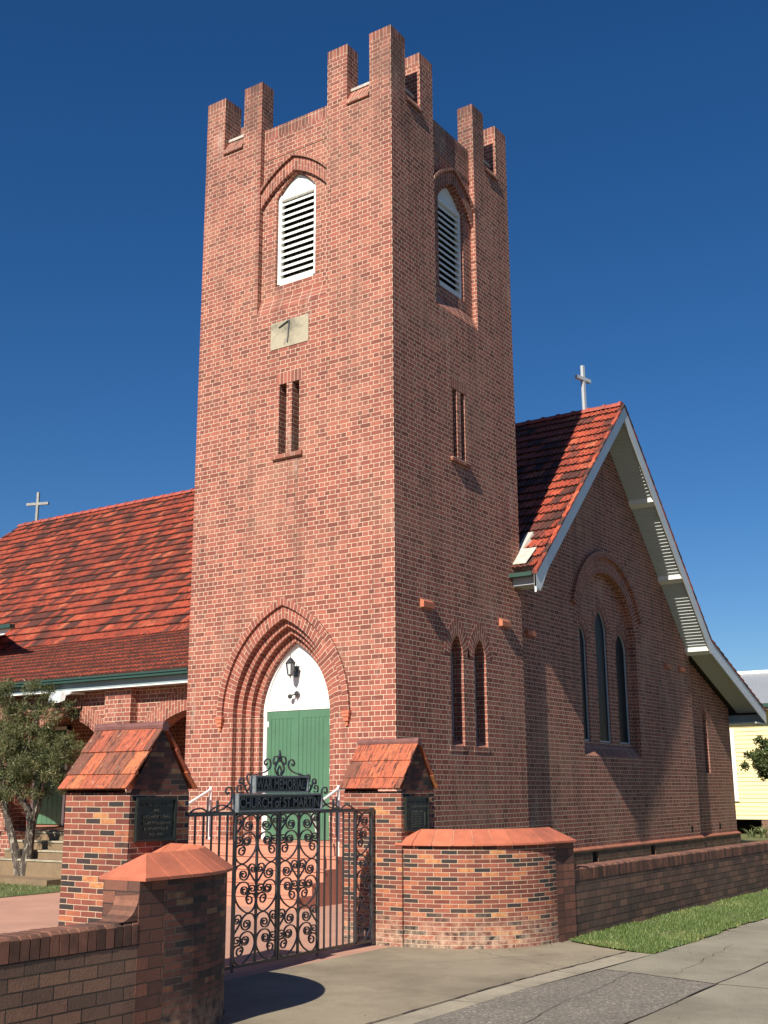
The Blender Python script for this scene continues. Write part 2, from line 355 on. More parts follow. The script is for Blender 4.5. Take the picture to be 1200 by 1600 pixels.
def text_mesh(body, size, F, u, z, d, ext, mat, parent, name, align='CENTER', sx=1.0, label=None, fit=None):
    cu = bpy.data.curves.new('txt', 'FONT'); cu.body = body; cu.size = size; cu.extrude = ext; cu.align_x = align; cu.offset = size*.012
    to = bpy.data.objects.new('txt', cu); COL.objects.link(to); bpy.context.view_layer.update()
    dg = bpy.context.evaluated_depsgraph_get(); me = bpy.data.meshes.new_from_object(to.evaluated_get(dg))
    bpy.data.objects.remove(to)
    if fit: sx = fit/(max(v.co.x for v in me.vertices)-min(v.co.x for v in me.vertices))
    for v in me.vertices:
        x, y, zz = v.co; v.co = F(u+x*sx, z+y, d-zz)
    me.materials.clear(); me.materials.append(MAT[mat]); me.name = name
    o = bpy.data.objects.new(name, me); COL.objects.link(o)
    if parent:
        o.parent = parent; o.matrix_parent_inverse = Matrix.Translation(-wloc(parent))
    if label: o['label'] = label
    return o

# ================================================================== GROUND
def sheet(name, poly, z, m, thick=0, label=None):
    mb = MB(); mb.face([(x, y, z) for x, y in poly], m=m)
    o = mb.obj(name); o['kind'] = 'structure'; return o
sheet('ground', [(-600, -600), (600, -600), (600, 600), (-600, 600)], -.02, 'soil')
sheet('lawn', [(-60, -40), (-6.05, -40), (-6.05, 0.45), (-60, .45)], .012, 'lawn')
sheet('garden_ground', [(-.2, 4.7), (4.2, 4.7), (4.2, 60), (-.2, 60)], .0, 'lawn')
sheet('back_lawn', [(-60, 18.6), (-.204, 18.6), (-.204, 60), (-60, 60)], .0, 'lawn')
sheet('courtyard_path', [(-6.046, -12), (2.9, -12), (2.9, 0), (-6.046, 0)], .004, 'pink')
sheet('unseen_side_lawn', [(0, 0.004), (2.9, .004), (2.9, 4.69), (0, 4.69)], .004, 'lawn')  # out of view; laid as dark lawn to cut bounce onto the tower
# driveway crossing in front of the gate
dp = [(2.904, -8.6)]+[(3.06+1.2*math.cos(a), -9.27+1.2*math.sin(a)) for a in [R_(90-i*9) for i in range(11)]]+[(4.35, -30), (5.17, -30), (5.2, -6), (5.32, -3.58), (4.9, -3.42), (4.25, -3.15), (3.3, -4.3), (2.904, -4.3)]
sheet('driveway', dp, .008, 'concrete')
sheet('edge_strip', [(5.185, -30), (5.47, -30), (5.47, -6.28), (5.62, -3.55), (5.335, -3.58), (5.215, -6)], .012, 'strip')
sheet('aggregate_path', [(5.474, -30), (6.84, -30), (6.8, -5.12), (6.07, -4.93), (5.58, -4.86), (5.474, -6.28)], .012, 'aggregate')
sheet('footpath', [(5.585, -4.85), (6.07, -4.92), (6.8, -5.10), (7.25, -5.10), (7.25, 60), (5.66, 60), (5.66, -2.2), (5.63, -3.5)], .012, 'concrete2')
sheet('road', [(11, -60), (24, -60), (24, 60), (11, 60)], .006, 'asphalt')
sheet('nature_strip', [(8.404, -60), (10.99, -60), (10.99, 60), (8.404, 60)], .003, 'lawn')
sheet('paving_base', [(4.34, -30), (7.3, -30), (7.3, 60), (4.34, 60)], .001, 'concrete')
sheet('roadside', [(6.85, -30), (8.4, -30), (8.4, 60), (7.26, 60), (7.26, -5.12), (6.815, -5.12)], .012, 'concrete2')
mb = MB()
def crack(pts, w=.012, z=.0165):
    for a, b in zip(pts, pts[1:]):
        d = (Vector(b)-Vector(a)).normalized(); nn = Vector((-d.y, d.x))*w*(.6+.8*random.random())
        mb.face([(a[0]-nn.x, a[1]-nn.y, z), (b[0]-nn.x, b[1]-nn.y, z), (b[0]+nn.x, b[1]+nn.y, z), (a[0]+nn.x, a[1]+nn.y, z)], m='crack')
def jit(a, b, n, j=.012): return [(a[0]+(b[0]-a[0])*i/n+random.uniform(-j, j), a[1]+(b[1]-a[1])*i/n+random.uniform(-j, j)) for i in range(n+1)]
crack(jit((5.18, -12), (5.2, -6), 30)); crack(jit((5.2, -6), (5.33, -3.6), 20)); crack(jit((6.83, -12), (6.8, -5.1), 20), .006); crack(jit((6.8, -5.1), (6.95, 10), 20), .008)
crack(jit((5.6, -4.85), (6.8, -5.12), 8), .005); crack(jit((5.19, -5.2), (5.54, -5.25), 4), .004); crack(jit((5.19, -7.1), (5.48, -7.05), 4), .004)
for yy in (-1.2, 1.8, 4.8): crack(jit((5.66, yy), (6.85, yy-.1), 6), .005)
crack(jit((2.95, -6.9), (4.9, -3.9), 8, .03), .002, .0125)
o = mb.obj('paving_joints'); o['kind'] = 'structure'

# ================================================================== CHURCH
church = thing('church', (-2.35, 0, 0), 'red brick church with square battlemented bell tower and steep red tiled roof', 'church')
W, D, H = 4.71, 4.65, 16.03
FR = Frame((0, 0, 0), (1, 0, 0), (0, 1, 0))       # front face, u = x (-W..0)
RT_ = Frame((0, 0, 0), (0, 1, 0), (-1, 0, 0))     # right face, u = y (0..D)
BK = Frame((0, D, 0), (-1, 0, 0), (0, -1, 0))     # back, u = 0..W
LF = Frame((-W, D, 0), (0, -1, 0), (1, 0, 0))     # left, u = 0..D
tw = MB()
DC = -2.41
def tower_side(F, u0, u1, holes, belf):
    a, b = u0+1.51, u1-1.51
    out = [(u0, 0), (u1, 0), (u1, 14.78), (b, 14.78), (b, 10.8), (a, 10.8), (a, 14.78), (u0, 14.78)]
    wallpoly(tw, F, out, [h for h, _ in holes], 0, 'brick')
    for h, dd in holes: hole_sides(tw, F, h, 0, dd, 'brick')
    r = .115
    # recess: sloping sill, jambs, panel
    tw.face([F(a, 10.8, 0), F(b, 10.8, 0), F(b, 11.1, r), F(a, 11.1, r)], [(a, 0), (b, 0), (b, .3), (a, .3)], 'soldier')
    for e in (a, b):
        tw.face([F(e, 10.8, 0), F(e, 14.78, 0), F(e, 14.78, r), F(e, 11.1, r)], [(0, 10.8), (0, 14.78), (r, 14.78), (r, 11.1)], 'brick')
    c = (a+b)/2
    hl = [] if not belf else [[(c-.49, 11.35), (c+.49, 11.35)]+flatpoint(c, .49, 13.28, 13.72, 1.3)]
    wallpoly(tw, F, rect(a, b, 11.1, 14.69), hl, r, 'brick', .22)
    tw.face([F(a, 14.69, r), F(b, 14.69, r), F(b, 14.93, r), F(a, 14.93, r)], [(14.69, a), (14.69, b), (14.93, b), (14.93, a)], 'soldier')
    # parapet top and back
    tw.face([F(a, 14.93, r), F(b, 14.93, r), F(b, 14.93, .37), F(a, 14.93, .37)], m='cement')
    tw.face([F(a, 14.0, .37), F(b, 14.0, .37), F(b, 14.93, .37), F(a, 14.93, .37)], m='brick')
    def merlon(m0, m1, t):
        zt = 15.79
        fbox(tw, F, m0, m1, 14.78, zt, 0, t, 'brick')
        for (p, q, pu, qu) in ((F(m0, zt), F(m1, zt), m0, m1), (F(m1, zt), F(m1, zt, t), 0, t), (F(m1, zt, t), F(m0, zt, t), m0, m1), (F(m0, zt, t), F(m0, zt), 0, t)):
            up = Vector((0, 0, H-zt)); tw.face([p, q, q+up, p+up], [(zt, pu), (zt, qu), (H, qu), (H, pu)], 'soldier')
        tw.face([F(m0, H), F(m1, H), F(m1, H, t), F(m0, H, t)], m='cement')
    merlon(a-.48, a, .365); merlon(b, b+.48, .365)
    for s, e in ((u0+.5, a-.48), (b+.48, u1-.5)):
        tw.face([F(s, 14.72, -.04), F(e, 14.72, -.04), F(e, 15.03, .16), F(s, 15.03, .16)], [(14.6, s), (14.6, e), (15.0, e), (15.0, s)], 'soldier')
        tw.face([F(s, 14.66, -.04), F(e, 14.66, -.04), F(e, 14.72, -.04), F(s, 14.72, -.04)], m='soldier')
        tw.face([F(s, 14.66, -.04), F(e, 14.66, -.04), F(e, 14.66, 0), F(s, 14.66, 0)], m='soldier')
        fbox(tw, F, s, e, 15.03, 15.09, .13, .37, 'cement'); fbox(tw, F, s, e, 14.1, 15.03, .165, .36, 'brick')
    return c
SLF = [(-2.60, -2.425), (-2.29, -2.115)]
SLR = [(2.06, 2.22), (2.36, 2.52)]
lan = [opening(2.03, .225, 2.48, 4.08, 4.46), opening(2.88, .225, 2.48, 4.08, 4.46)]
door_hole = [(DC-1.145, 0.0), (DC+1.145, 0.0)]+pointed(DC, 1.145, 3.03, 3.03+math.sqrt((1.145+.7)**2-.49), 16)
cF = tower_side(FR, -W, 0, [(door_hole, .001)]+[(rect(a, b, 7.82, 9.23), .33) for a, b in SLF], True)
cR = tower_side(RT_, 0, D, [(l, .28) for l in lan]+[(rect(a, b, 7.84, 9.25), .33) for a, b in SLR], True)
tower_side(BK, 0, W, [], False); tower_side(LF, 0, D, [], False)
for (x0, x1, y0, y1) in ((-.5, 0, 0, .5), (-W, -W+.5, 0, .5), (-.5, 0, D-.5, D), (-W, -W+.5, D-.5, D)):
    tw.box((x0, y0, 14.78), (x1, y1, 15.79), 'brick', skip='d')
    for p, q, a, b in (((x0, y0), (x1, y0), x0, x1), ((x1, y0), (x1, y1), y0, y1), ((x1, y1), (x0, y1), x0, x1), ((x0, y1), (x0, y0), y0, y1)):
        tw.face([(*p, 15.79), (*q, 15.79), (*q, H), (*p, H)], [(15.79, a), (15.79, b), (H, b), (H, a)], 'soldier')
    tw.face([(x0, y0, H), (x1, y0, H), (x1, y1, H), (x0, y1, H)], m='cement')
tw.face([(-W+.1, .1, 14.2), (-.1, .1, 14.2), (-.1, D-.1, 14.2), (-W+.1, D-.1, 14.2)], m='cement')
# soldier heads over the slits, set just proud
for F, sl, zt in ((FR, SLF, 9.23), (RT_, SLR, 9.25)):
    u0, u1 = sl[0][0]-.06, sl[1][1]+.06
    tw.face([F(u0, zt, -.003), F(u1, zt, -.003), F(u1, zt+.24, -.003), F(u0, zt+.24, -.003)], [(0, u0), (0, u1), (.24, u1), (.24, u0)], 'soldier')
    fbox(tw, F, u0-.06, u1+.04, zt-1.49, zt-1.41, -.06, .02, 'soldier')
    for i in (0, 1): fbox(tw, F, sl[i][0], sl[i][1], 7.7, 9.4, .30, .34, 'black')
# lancet brick surrounds on the right face
for cx in (2.03, 2.88):
    ring(tw, RT_, pointed(cx, .226, 4.08, 4.46, 8), pointed(cx, .226+.23, 4.08, 4.79, 8), -.004, .0, 'ring', False)
    fbox(tw, RT_, cx-.3, cx+.27, 2.38, 2.475, -.008, .0, 'soldier')
    tw.face([RT_(cx-.225, 2.482, 0), RT_(cx+.225, 2.482, 0), RT_(cx+.225, 2.68, .27), RT_(cx-.225, 2.68, .27)], [(0, 0), (0, .45), (.3, .45), (.3, 0)], 'soldier')
tw.obj('tower_wall', church, label='sunlit and shaded faces of the square bell tower in English bond brick')
# entrance arch orders
def cpoint(h): return pointed(DC, h, 3.03, 3.03+math.sqrt((h+.7)**2-.49), 16)
eo = MB()
for h, d0 in ((1.145, 0), (1.03, .115), (.915, .23)):
    hi = h-.115
    dn = d0+.115
    for sgn in (-1, 1):
        x0, x1 = DC+sgn*h, DC+sgn*hi
        # jamb: reveal and the return facing out
        eo.face([(x0, d0, 0.0), (x0, dn, 0.0), (x0, dn, 3.03), (x0, d0, 3.03)], [(d0, 0), (dn, 0), (dn, 3.03), (d0, 3.03)], 'brick')
        eo.face([(x0, dn, 0.0), (x1, dn, 0.0), (x1, dn, 3.03), (x0, dn, 3.03)], [(0, 0), (.115, 0), (.115, 3.03), (0, 3.03)], 'brick')
    A, B = cpoint(h), cpoint(hi); L = 0
    for i in range(len(A)-1):
        L2 = L+math.hypot(A[i][0]-A[i+1][0], A[i][1]-A[i+1][1])
        eo.face([FR(*A[i], d0), FR(*A[i+1], d0), FR(*A[i+1], dn), FR(*A[i], dn)], [(.01, L), (.01, L2), (.115, L2), (.115, L)], 'ring')
        eo.face([FR(*A[i], dn), FR(*A[i+1], dn), FR(*B[i+1], dn), FR(*B[i], dn)], [(.01, L), (.01, L2), (.115, L2), (.115, L)], 'ring'); L = L2
A = cpoint(.8); L = 0
hole_sides(eo, FR, [(DC-.8, 0), (DC+.8, 0)]+A, .345, .50, 'ring')
ring(eo, FR, cpoint(1.147), cpoint(1.37), -.004, 0, 'ring', False)
eo.obj('arch_orders', church, label='three stepped brick orders of the pointed entrance arch')
hm = MB(); ring(hm, FR, cpoint(1.37), cpoint(1.49), -.06, .0, 'ring')
for sgn in (-1, 1):
    x = DC+sgn*1.43
    for (r_, z0, z1, dd) in ((.085, 2.99, 3.03, .085), (.07, 2.93, 2.99, .075), (.05, 2.86, 2.93, .06), (.025, 2.78, 2.86, .035)):
        hm.box((x-r_, -dd, z0), (x+r_, .01, z1), 'terracotta')
hm.obj('hood_mould', church, label='projecting brick hood mould over the entrance arch')
# belfry hoods, louvres
for F, c in ((FR, cF), (RT_, cR)):
    hb = MB()
    hh = .845 if F is FR else .805
    inn = flatpoint(c, hh, 13.13, 13.74, 2.0); o1 = flatpoint(c, hh, 13.46, 14.03, 2.0); o2 = flatpoint(c, hh, 13.53, 14.09, 2.0)
    ring(hb, F, inn, o1, .04, .114, 'ring', w=.34); ring(hb, F, o1, o2, -.015, .114, 'soldier', w=.06)
    hb.obj('hood_mould', church, label='low pointed brick hood across the belfry recess')
    lv = MB(); z0, zs, za = 11.42, 13.28, 13.70
    d0 = .17
    fbox(lv, F, c-.485, c-.41, z0, zs+.06, d0, d0+.1, 'white'); fbox(lv, F, c+.41, c+.485, z0, zs+.06, d0, d0+.1, 'white')
    fbox(lv, F, c-.41, c+.41, z0-.06, z0+.05, d0-.02, d0+.1, 'white')
    head = [(c-.48, zs), (c+.48, zs)]+[(x, z) for x, z in flatpoint(c, .48, zs+.001, za, 1.3, 6)][1:-1]
    lv.prism([F(x, z, d0+.02) for x, z in head], F.N*.05, 'white')
    fbox(lv, F, c-.41, c+.41, zs-.05, zs+.03, d0-.01, d0+.08, 'white')
    lo = lv.obj('belfry_louvre', church, label='white timber louvre in the belfry opening')
    for i in range(13):
        z = z0+.085+i*.137; s_ = MB()
        P = [F(c-.41, z-.045, d0+.005), F(c+.41, z-.045, d0+.005), F(c+.41, z+.055, d0+.13), F(c-.41, z+.055, d0+.13)]
        s_.hexa(P+[p+Vector((0, 0, .046)) for p in P], 'white'); s_.obj('slat', lo)
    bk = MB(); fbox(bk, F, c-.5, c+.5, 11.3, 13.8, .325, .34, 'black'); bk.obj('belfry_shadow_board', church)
# numbered sundial stone
sn = MB(); sn.box((-2.83, -.012, 9.97), (-1.91, .05, 10.52), 'stone')
sd = sn.obj('sundial_stone', church, label='pale stone block with a black gnomon on the front of the tower')
gn = MB(); gn.tube([(-2.41, -.02, 10.05), (-2.385, -.022, 10.28), (-2.37, -.03, 10.49)], .013, 6, 'iron'); gn.tube([(-2.37, -.03, 10.49), (-2.48, -.028, 10.45), (-2.62, -.026, 10.395)], .013, 6, 'iron')
gn.obj('gnomon', sd)
# tie-blocks on the right face
def tieblock(F, u, z, sc=1.0):
    b_ = MB(); w_, h_, p_ = .36*sc, .15*sc, .075*sc
    P = [F(u, z, -p_), F(u+w_, z, -p_), F(u+w_, z, .0), F(u, z, .0)]
    Q = [F(u, z+h_*.7, -p_), F(u+w_, z+h_*.7, -p_), F(u+w_, z+h_, 0), F(u, z+h_, 0)]
    b_.hexa(P+Q, 'terracotta'); b_.obj('projecting_block', church, label='small orange projecting brick block')
tieblock(RT_, .80, 4.82); tieblock(RT_, 3.68, 4.82)
# lancet glass
def lancet(F, cx, half, z0, zs, za, d, rod=True):
    g = MB(); pl = [(cx-half, z0), (cx+half, z0)]+pointed(cx, half, zs, za, 8)
    g.prism([F(x, z, d) for x, z in pl], F.N*.01, 'glass')
    go = g.obj('lancet_window', church, label='narrow pointed lancet window with dark glass')
    fr = MB(); inn = pointed(cx, half-.016, zs, za-.02, 8); out = pointed(cx, half-.001, zs, za-.001, 8)
    ring(fr, F, inn, out, d-.03, d, 'frame')
    for s in (-1, 1): fbox(fr, F, min(cx+s*(half-.016), cx+s*half), max(cx+s*(half-.016), cx+s*half), z0, zs, d-.03, d, 'frame')
    fbox(fr, F, cx-half+.025, cx+half-.025, z0, z0+.03, d-.03, d, 'frame'); fr.obj('frame', go)
for cx in (2.03, 2.88): lancet(RT_, cx, .224, 2.66, 4.08, 4.455, .26)
# entrance doors
dr = MB(); dr.box((DC-.8, .46, .88), (DC-.725, .56, 3.15), 'white'); dr.box((DC+.725, .46, .88), (DC+.8, .56, 3.15), 'white')
t_ = [(DC-.8, 3.13), (DC+.8, 3.13)]+cpoint(.8)[1:-1]
dr.prism([FR(x, z, .475) for x, z in t_], (0, .05, 0), 'white')
ring(dr, FR, cpoint(.745), cpoint(.798), .45, .48, 'white')
dro = dr.obj('door_frame', church, label='white frame and pointed tympanum above the green doors')
for x0, x1 in ((DC-.725, DC-.004), (DC+.004, DC+.725)):
    lf = MB(); lf.box((x0, .50, .89), (x1, .54, 3.128), 'door')
    for (a, b, c, d) in ((x0, x0+.09, .89, 3.128), (x1-.09, x1, .89, 3.128)): lf.box((a, .487, c), (b, .499, d), 'door')
    lf.box((x0+.09, .487, 2.99), (x1-.09, .499, 3.128), 'door'); lf.box((x0+.09, .487, .89), (x1-.09, .499, 1.1), 'door')
    nb = 6; bw_ = (x1-x0-.18)/nb
    for i in range(nb): lf.box((x0+.09+i*bw_+.004, .492, 1.1), (x0+.09+(i+1)*bw_-.004, .4985, 2.99), 'door')
    lo = lf.obj('door_leaf', church, label='green boarded door leaf')
    xo = x0 if x0 < DC-.1 else x1-.03
    for z in (1.2, 2.0, 2.85):
        h = MB(); h.box((xo, .478, z), (xo+.03, .487, z+.1), 'white'); h.obj('hinge', lo)
h = MB(); h.box((DC+.02, .470, 1.88), (DC+.07, .487, 2.02), 'iron'); h.tube([(DC+.045, .47, 1.95), (DC+.045, .43, 1.95), (DC+.12, .425, 1.95)], .012, 6, 'iron'); h.obj('door_handle', lo)
# wall lamp and camera
lamp = thing('wall_lantern', (-2.46, .47, 3.8), 'black carriage lantern mounted on the white panel over the green doors', 'lamp')
l = MB(); l.box((-2.50, .44, 3.72), (-2.40, .474, 3.92), 'iron'); l.tube([(-2.45, .44, 3.82), (-2.45, .36, 3.90), (-2.45, .30, 3.88), (-2.45, .27, 3.80)], .014, 6, 'iron'); l.obj('bracket', lamp)
def frustum(mb, cx, cy, z0, r0_, z1, r1_, n, m):
    A = [(cx+r0_*math.cos(2*math.pi*k/n+.3), cy+r0_*math.sin(2*math.pi*k/n+.3), z0) for k in range(n)]
    B = [(cx+r1_*math.cos(2*math.pi*k/n+.3), cy+r1_*math.sin(2*math.pi*k/n+.3), z1) for k in range(n)]
    for k in range(n): mb.face([A[k], A[(k+1) % n], B[(k+1) % n], B[k]], m=m)
    mb.face(A[::-1], m=m); mb.face(B, m=m)
l = MB(); frustum(l, -2.45, .27, 3.96, .10, 4.03, .045, 6, 'iron'); frustum(l, -2.45, .27, 4.03, .045, 4.06, .012, 6, 'iron'); l.tube([(-2.45, .27, 4.06), (-2.45, .27, 4.12)], .007, 6, 'iron')
frustum(l, -2.45, .27, 3.955, .105, 3.962, .105, 6, 'iron'); frustum(l, -2.45, .27, 3.72, .035, 3.75, .055, 6, 'iron'); l.tube([(-2.45, .27, 3.68), (-2.45, .27, 3.72)], .012, 6, 'iron')
for k in range(6):
    a = 2*math.pi*k/6+.3; l.tube([(-2.45+.055*math.cos(a), .27+.055*math.sin(a), 3.75), (-2.45+.088*math.cos(a), .27+.088*math.sin(a), 3.957)], .007, 5, 'iron')
l.obj('lantern_cage', lamp)
l = MB(); frustum(l, -2.45, .27, 3.752, .048, 3.95, .078, 6, 'soffit'); l.obj('glass_pane', lamp)
scm = thing('security_camera', (-2.44, .47, 3.4), 'small black twin ball security light on the white panel below the lantern', 'security light')
def ball(mb, c, r, m, n=10):
    for i in range(n//2+1):
        pass
    for i in range(n//2):
        t0, t1 = math.pi*i/(n//2), math.pi*(i+1)/(n//2)
        for k in range(n):
            p0, p1 = 2*math.pi*k/n, 2*math.pi*(k+1)/n
            q = [(c[0]+r*math.sin(t)*math.cos(p), c[1]+r*math.sin(t)*math.sin(p), c[2]+r*math.cos(t)) for t, p in ((t0, p0), (t1, p0), (t1, p1), (t0, p1))]
            if i == 0: q = [q[0], q[1], q[2]]
            elif i == n//2-1: q = [q[0], q[1], q[3]]
            mb.face(q, m=m)
l = MB(); ball(l, (-2.42, .43, 3.42), .05, 'iron'); l.tube([(-2.42, .43, 3.42), (-2.43, .41, 3.35)], [.04, .012], 8, 'iron'); l.obj('base', scm, smooth=True)
l = MB(); ball(l, (-2.53, .37, 3.37), .045, 'iron'); l.tube([(-2.42, .43, 3.42), (-2.53, .37, 3.38)], .014, 6, 'iron'); l.obj('camera_head', scm, smooth=True)
# entrance steps
st = MB(); lv_ = [.88, .704, .528, .352, .176]; ys = [-.6, -.9, -1.2, -1.5, -1.8]
sx0, sx1 = -4.15, -.55
for i, z in enumerate(lv_):
    st.box((sx0, ys[i], 0.0), (sx1, (ys[i-1] if i else .52), z), 'stepc')
    st.box((sx0-.01, ys[i]-.018, z-.03), (sx1+.01, ys[i]-.0005, z+.004), 'stepc')
st.obj('entrance_steps', church, label='flight of terracotta coloured steps up to the green doors')
for nm, x in (('left', -4.02), ('right', -.72)):
    hr = thing('handrail', (x, -1, 0), 'white pipe handrail on the %s side of the entrance steps' % nm, 'handrail', 'white handrails on the entrance steps')
    a = MB(); zt = 1.74
    yb = -.02 if nm == 'left' else -.6
    a.tube([(x, yb, .6), (x, yb, zt+.06)], .026, 8, 'white'); a.tube([(x, yb+.28, zt), (x, yb-.04, zt)], .026, 8, 'white'); a.obj('post', hr)
    a = MB(); a.tube([(x, yb-.02, zt), (x, yb-.72, zt-.30), (x, -1.75, .95) if nm == 'left' else (x, -1.15, 1.05)], .024, 8, 'white'); a.obj('sloping_rail', hr)
    a = MB(); ye = -1.75 if nm == 'left' else -1.15; a.tube([(x, ye, .95 if nm == 'left' else 1.05), (x, ye, .17)], .022, 8, 'white'); a.obj('post', hr)
    a = MB(); a.tube([(x+.03, yb-.1, zt-.12), (x+.03, yb-.1, 1.0)], .018, 6, 'iron'); a.obj('bracket', hr)

# ---------------------------------------------------------------- roof
RY, RZ = 9.4, 10.87
def tile_slope(mb, y0, z0, y1, z1, xl0, xl1, xr, m, lift=.0, gauge=.345, cover=.232, rnd=1.):
    """tiles from the upper line (y0,z0) to the lower line (y1,z1); left end runs xl0 (top) .. xl1 (bottom)"""
    Ls = math.hypot(y1-y0, z1-z0); nr = max(1, round(Ls/gauge)); g = Ls/nr
    dy, dz = (y1-y0)/Ls, (z1-z0)/Ls; ny, nz = (-dz, dy) if dy > 0 else (dz, -dy)
    if nz < 0: ny, nz = -ny, -nz
    prof = [(0, .0), (.018, .024), (.05, .024), (.068, .003), (.112, .003), (.128, .019), (.158, .019), (.176, .003), (.232, .0)]
    for r in range(nr):
        s0, s1 = r*g-.01, (r+1)*g+.012
        xl = xl0+(xl1-xl0)*(r+.5)/nr; off = (r % 2)*cover/2
        x = xr-off; first = True
        k = 0
        if off: cells = [(xr-off, xr)]
        else: cells = []
        while x > xl: cells.append((max(x-cover, xl), x)); x -= cover
        tprev = random.random()
        for (a, b) in cells:
            if random.random() < .8: tprev = random.random()
            t = min(1, max(0, tprev*.75+random.random()*.3)); h1 = .052+random.uniform(-.006, .008); h0 = .002
            sj = random.uniform(-.008, .008)
            pts0 = []; pts1 = []; ptsb = []
            for (px, ph) in prof:
                xx = b-px*(b-a)/.232
                for L_, s, h in ((pts0, s0, h0), (pts1, s1+sj, h1)):
                    hh = h+ph+lift
                    L_.append((xx, y0+dy*s+ny*hh, z0+dz*s+nz*hh))
                ptsb.append((xx, y0+dy*(s1+sj)+ny*(lift), z0+dz*(s1+sj)+nz*(lift)))
            for i in range(len(prof)-1):
                mb.face([pts0[i], pts0[i+1], pts1[i+1], pts1[i]], [(0, 0)]*4, m, t)
                mb.face([pts1[i], pts1[i+1], ptsb[i+1], ptsb[i]], [(0, 0)]*4, m, 0)
XR = .53
KL, KR = (3.7, 5.40), (14.71, 5.66)
EL, ER = (.14, 4.0), (19.4, 3.98)
XLr = -22.1
rf = MB()
tile_slope(rf, RY, RZ, *KL, XLr, -26.5, -W+.2, 'tile')
tile_slope(rf, RY, RZ, 4.33, 6.04, -W+.2, -W+.2, XR-.02, 'tile')
tile_slope(rf, KL[0], KL[1], EL[0], EL[1], -27, -30, -W, 'tilelow')
rf.obj('tiled_roof_front', church, label='weathered red terracotta tiles on the front slope of the nave and aisle roof')
rf = MB()
tile_slope(rf, RY, RZ, *KR, -3.0, -3.0, XR-.02, 'tile'); tile_slope(rf, *KR, *ER, -3.0, -3.0, XR-.02, 'tile')
rf.obj('tiled_roof_rear', church)
rb = MB()   # roof deck under the tiles
def deck(p, q, x0, x1, t=.05, m='inside', xt=None):
    y_ = xt or x0
    rb.hexa([(y_, p[0], p[1]-t), (x1, p[0], p[1]-t), (x1, q[0], q[1]-t), (x0, q[0], q[1]-t), (y_, p[0], p[1]-.004), (x1, p[0], p[1]-.004), (x1, q[0], q[1]-.004), (x0, q[0], q[1]-.004)], m)
deck((RY, RZ), KL, -26.5, -W-.05, xt=-22.1); deck(KL, EL, -30, -W-.02); deck((RY, RZ), (4.7, 6.28), -W-.06, .5)
deck((RY, RZ), KR, -26.5, .5, xt=-22.1); deck(KR, ER, -30, .5)
rb.face([(-22.1, RY, RZ-.05), (-27, KL[0], KL[1]), (-27, KR[0], KR[1])], m='tile')
rb.obj('roof_deck', church)
rd = MB(); x = XR
while x > XLr:
    x2 = x-.42
    for (xa, xb, r_) in ((x, x-.07, .135), (x-.07, x2, .115)):
        n_ = 8
        A = [(xa, RY+r_*math.cos(math.pi*k/n_), RZ-.02+r_*math.sin(math.pi*k/n_)*1.05) for k in range(n_+1)]
        B = [(xb, p[1], p[2]) for p in A]
        for k in range(n_): rd.face([A[k], A[k+1], B[k+1], B[k]], [(0, 0)]*4, 'ridge')
        rd.face(A, m='ridge')
    x = x2
rd.obj('ridge_capping', church, label='red half round ridge tiles')
# left corner of the left-hand transept eave
tb = MB()
tb.hexa([(-20, 2.32, 5.50), (-13.3, 2.32, 5.56), (-16.0, 4.2, 5.9), (-20, 4.2, 5.9), (-20, 2.32, 5.72), (-12.95, 2.32, 5.72), (-15.8, 4.2, 6.02), (-20, 4.2, 6.02)], 'white')
tb.obj('side_roof_eave', church, label='white eave corner of a side roof over the tiled slope')
tb = MB(); tb.box((-20, 2.18, 5.70), (-12.9, 2.34, 5.79), 'gutter'); tb.obj('gutter', church)
# gutter and fascia along the aisle eave
gt = MB()
gt.box((-30, EL[0]-.14, EL[1]-.10), (-W-.003, EL[0]+.03, EL[1]-.035), 'gutter'); gt.box((-30, EL[0]-.165, EL[1]-.045), (-W-.003, EL[0]-.14, EL[1]-.012), 'gutter')
gt.obj('gutter', church, label='dark green eaves gutter over the arcade')
fa = MB(); fa.box((-30, EL[0]+.0, EL[1]-.24), (-W-.003, EL[0]+.03, EL[1]-.102), 'fasciashade'); fa.box((-30, EL[0]-.012, EL[1]-.265), (-W-.003, EL[0]+.03, EL[1]-.242), 'white')
fa.box((-30, EL[0]+.03, EL[1]-.255), (-W-.003, .52, EL[1]-.235), 'soffit'); fa.obj('fascia', church, label='pale fascia board below the aisle gutter')

# ---------------------------------------------------------------- gable end wall facing the street
GW = Frame((-.14, 0, 0), (0, 1, 0), (-1, 0, 0)); GW2 = Frame((-.28, 0, 0), (0, 1, 0), (-1, 0, 0))
gb = MB()
so = .24
def rz(y):       # roof line height at y
    pts = [EL, KL, (RY, RZ), KR, ER]
    for p, q in zip(pts, pts[1:]):
        if p[0] <= y <= q[0]: return p[1]+(q[1]-p[1])*(y-p[0])/(q[0]-p[0])
    return ER[1]
GC, GH = 9.39, 1.66
rec = [(GC-GH, 2.45), (GC+GH, 2.45)]+pointed(GC, GH, 5.25, 6.76, 12)
out = [(4.60, 0), (14.9, 0), (14.9, rz(14.9)-so), (KR[0], KR[1]-so), (RY, RZ-so), (4.60, rz(4.60)-so)]
vents = [rect(y, y+.30, .20, .42) for y in (7.72, 11.1)]
wallpoly(gb, GW, out, [rec], 0, 'brick', .20)
RP = .20
lw = [(8.19, .33, 5.0, 5.46), (9.39, .33, 5.35, 5.90), (10.57, .33, 5.0, 5.46)]
holes = [opening(c, h, 2.78, zs, za) for c, h, zs, za in lw]
wallpoly(gb, GW, [(GC-GH, 2.72), (GC+GH, 2.72)]+pointed(GC, GH, 5.25, 6.76, 12), holes, RP, 'brick', .10)
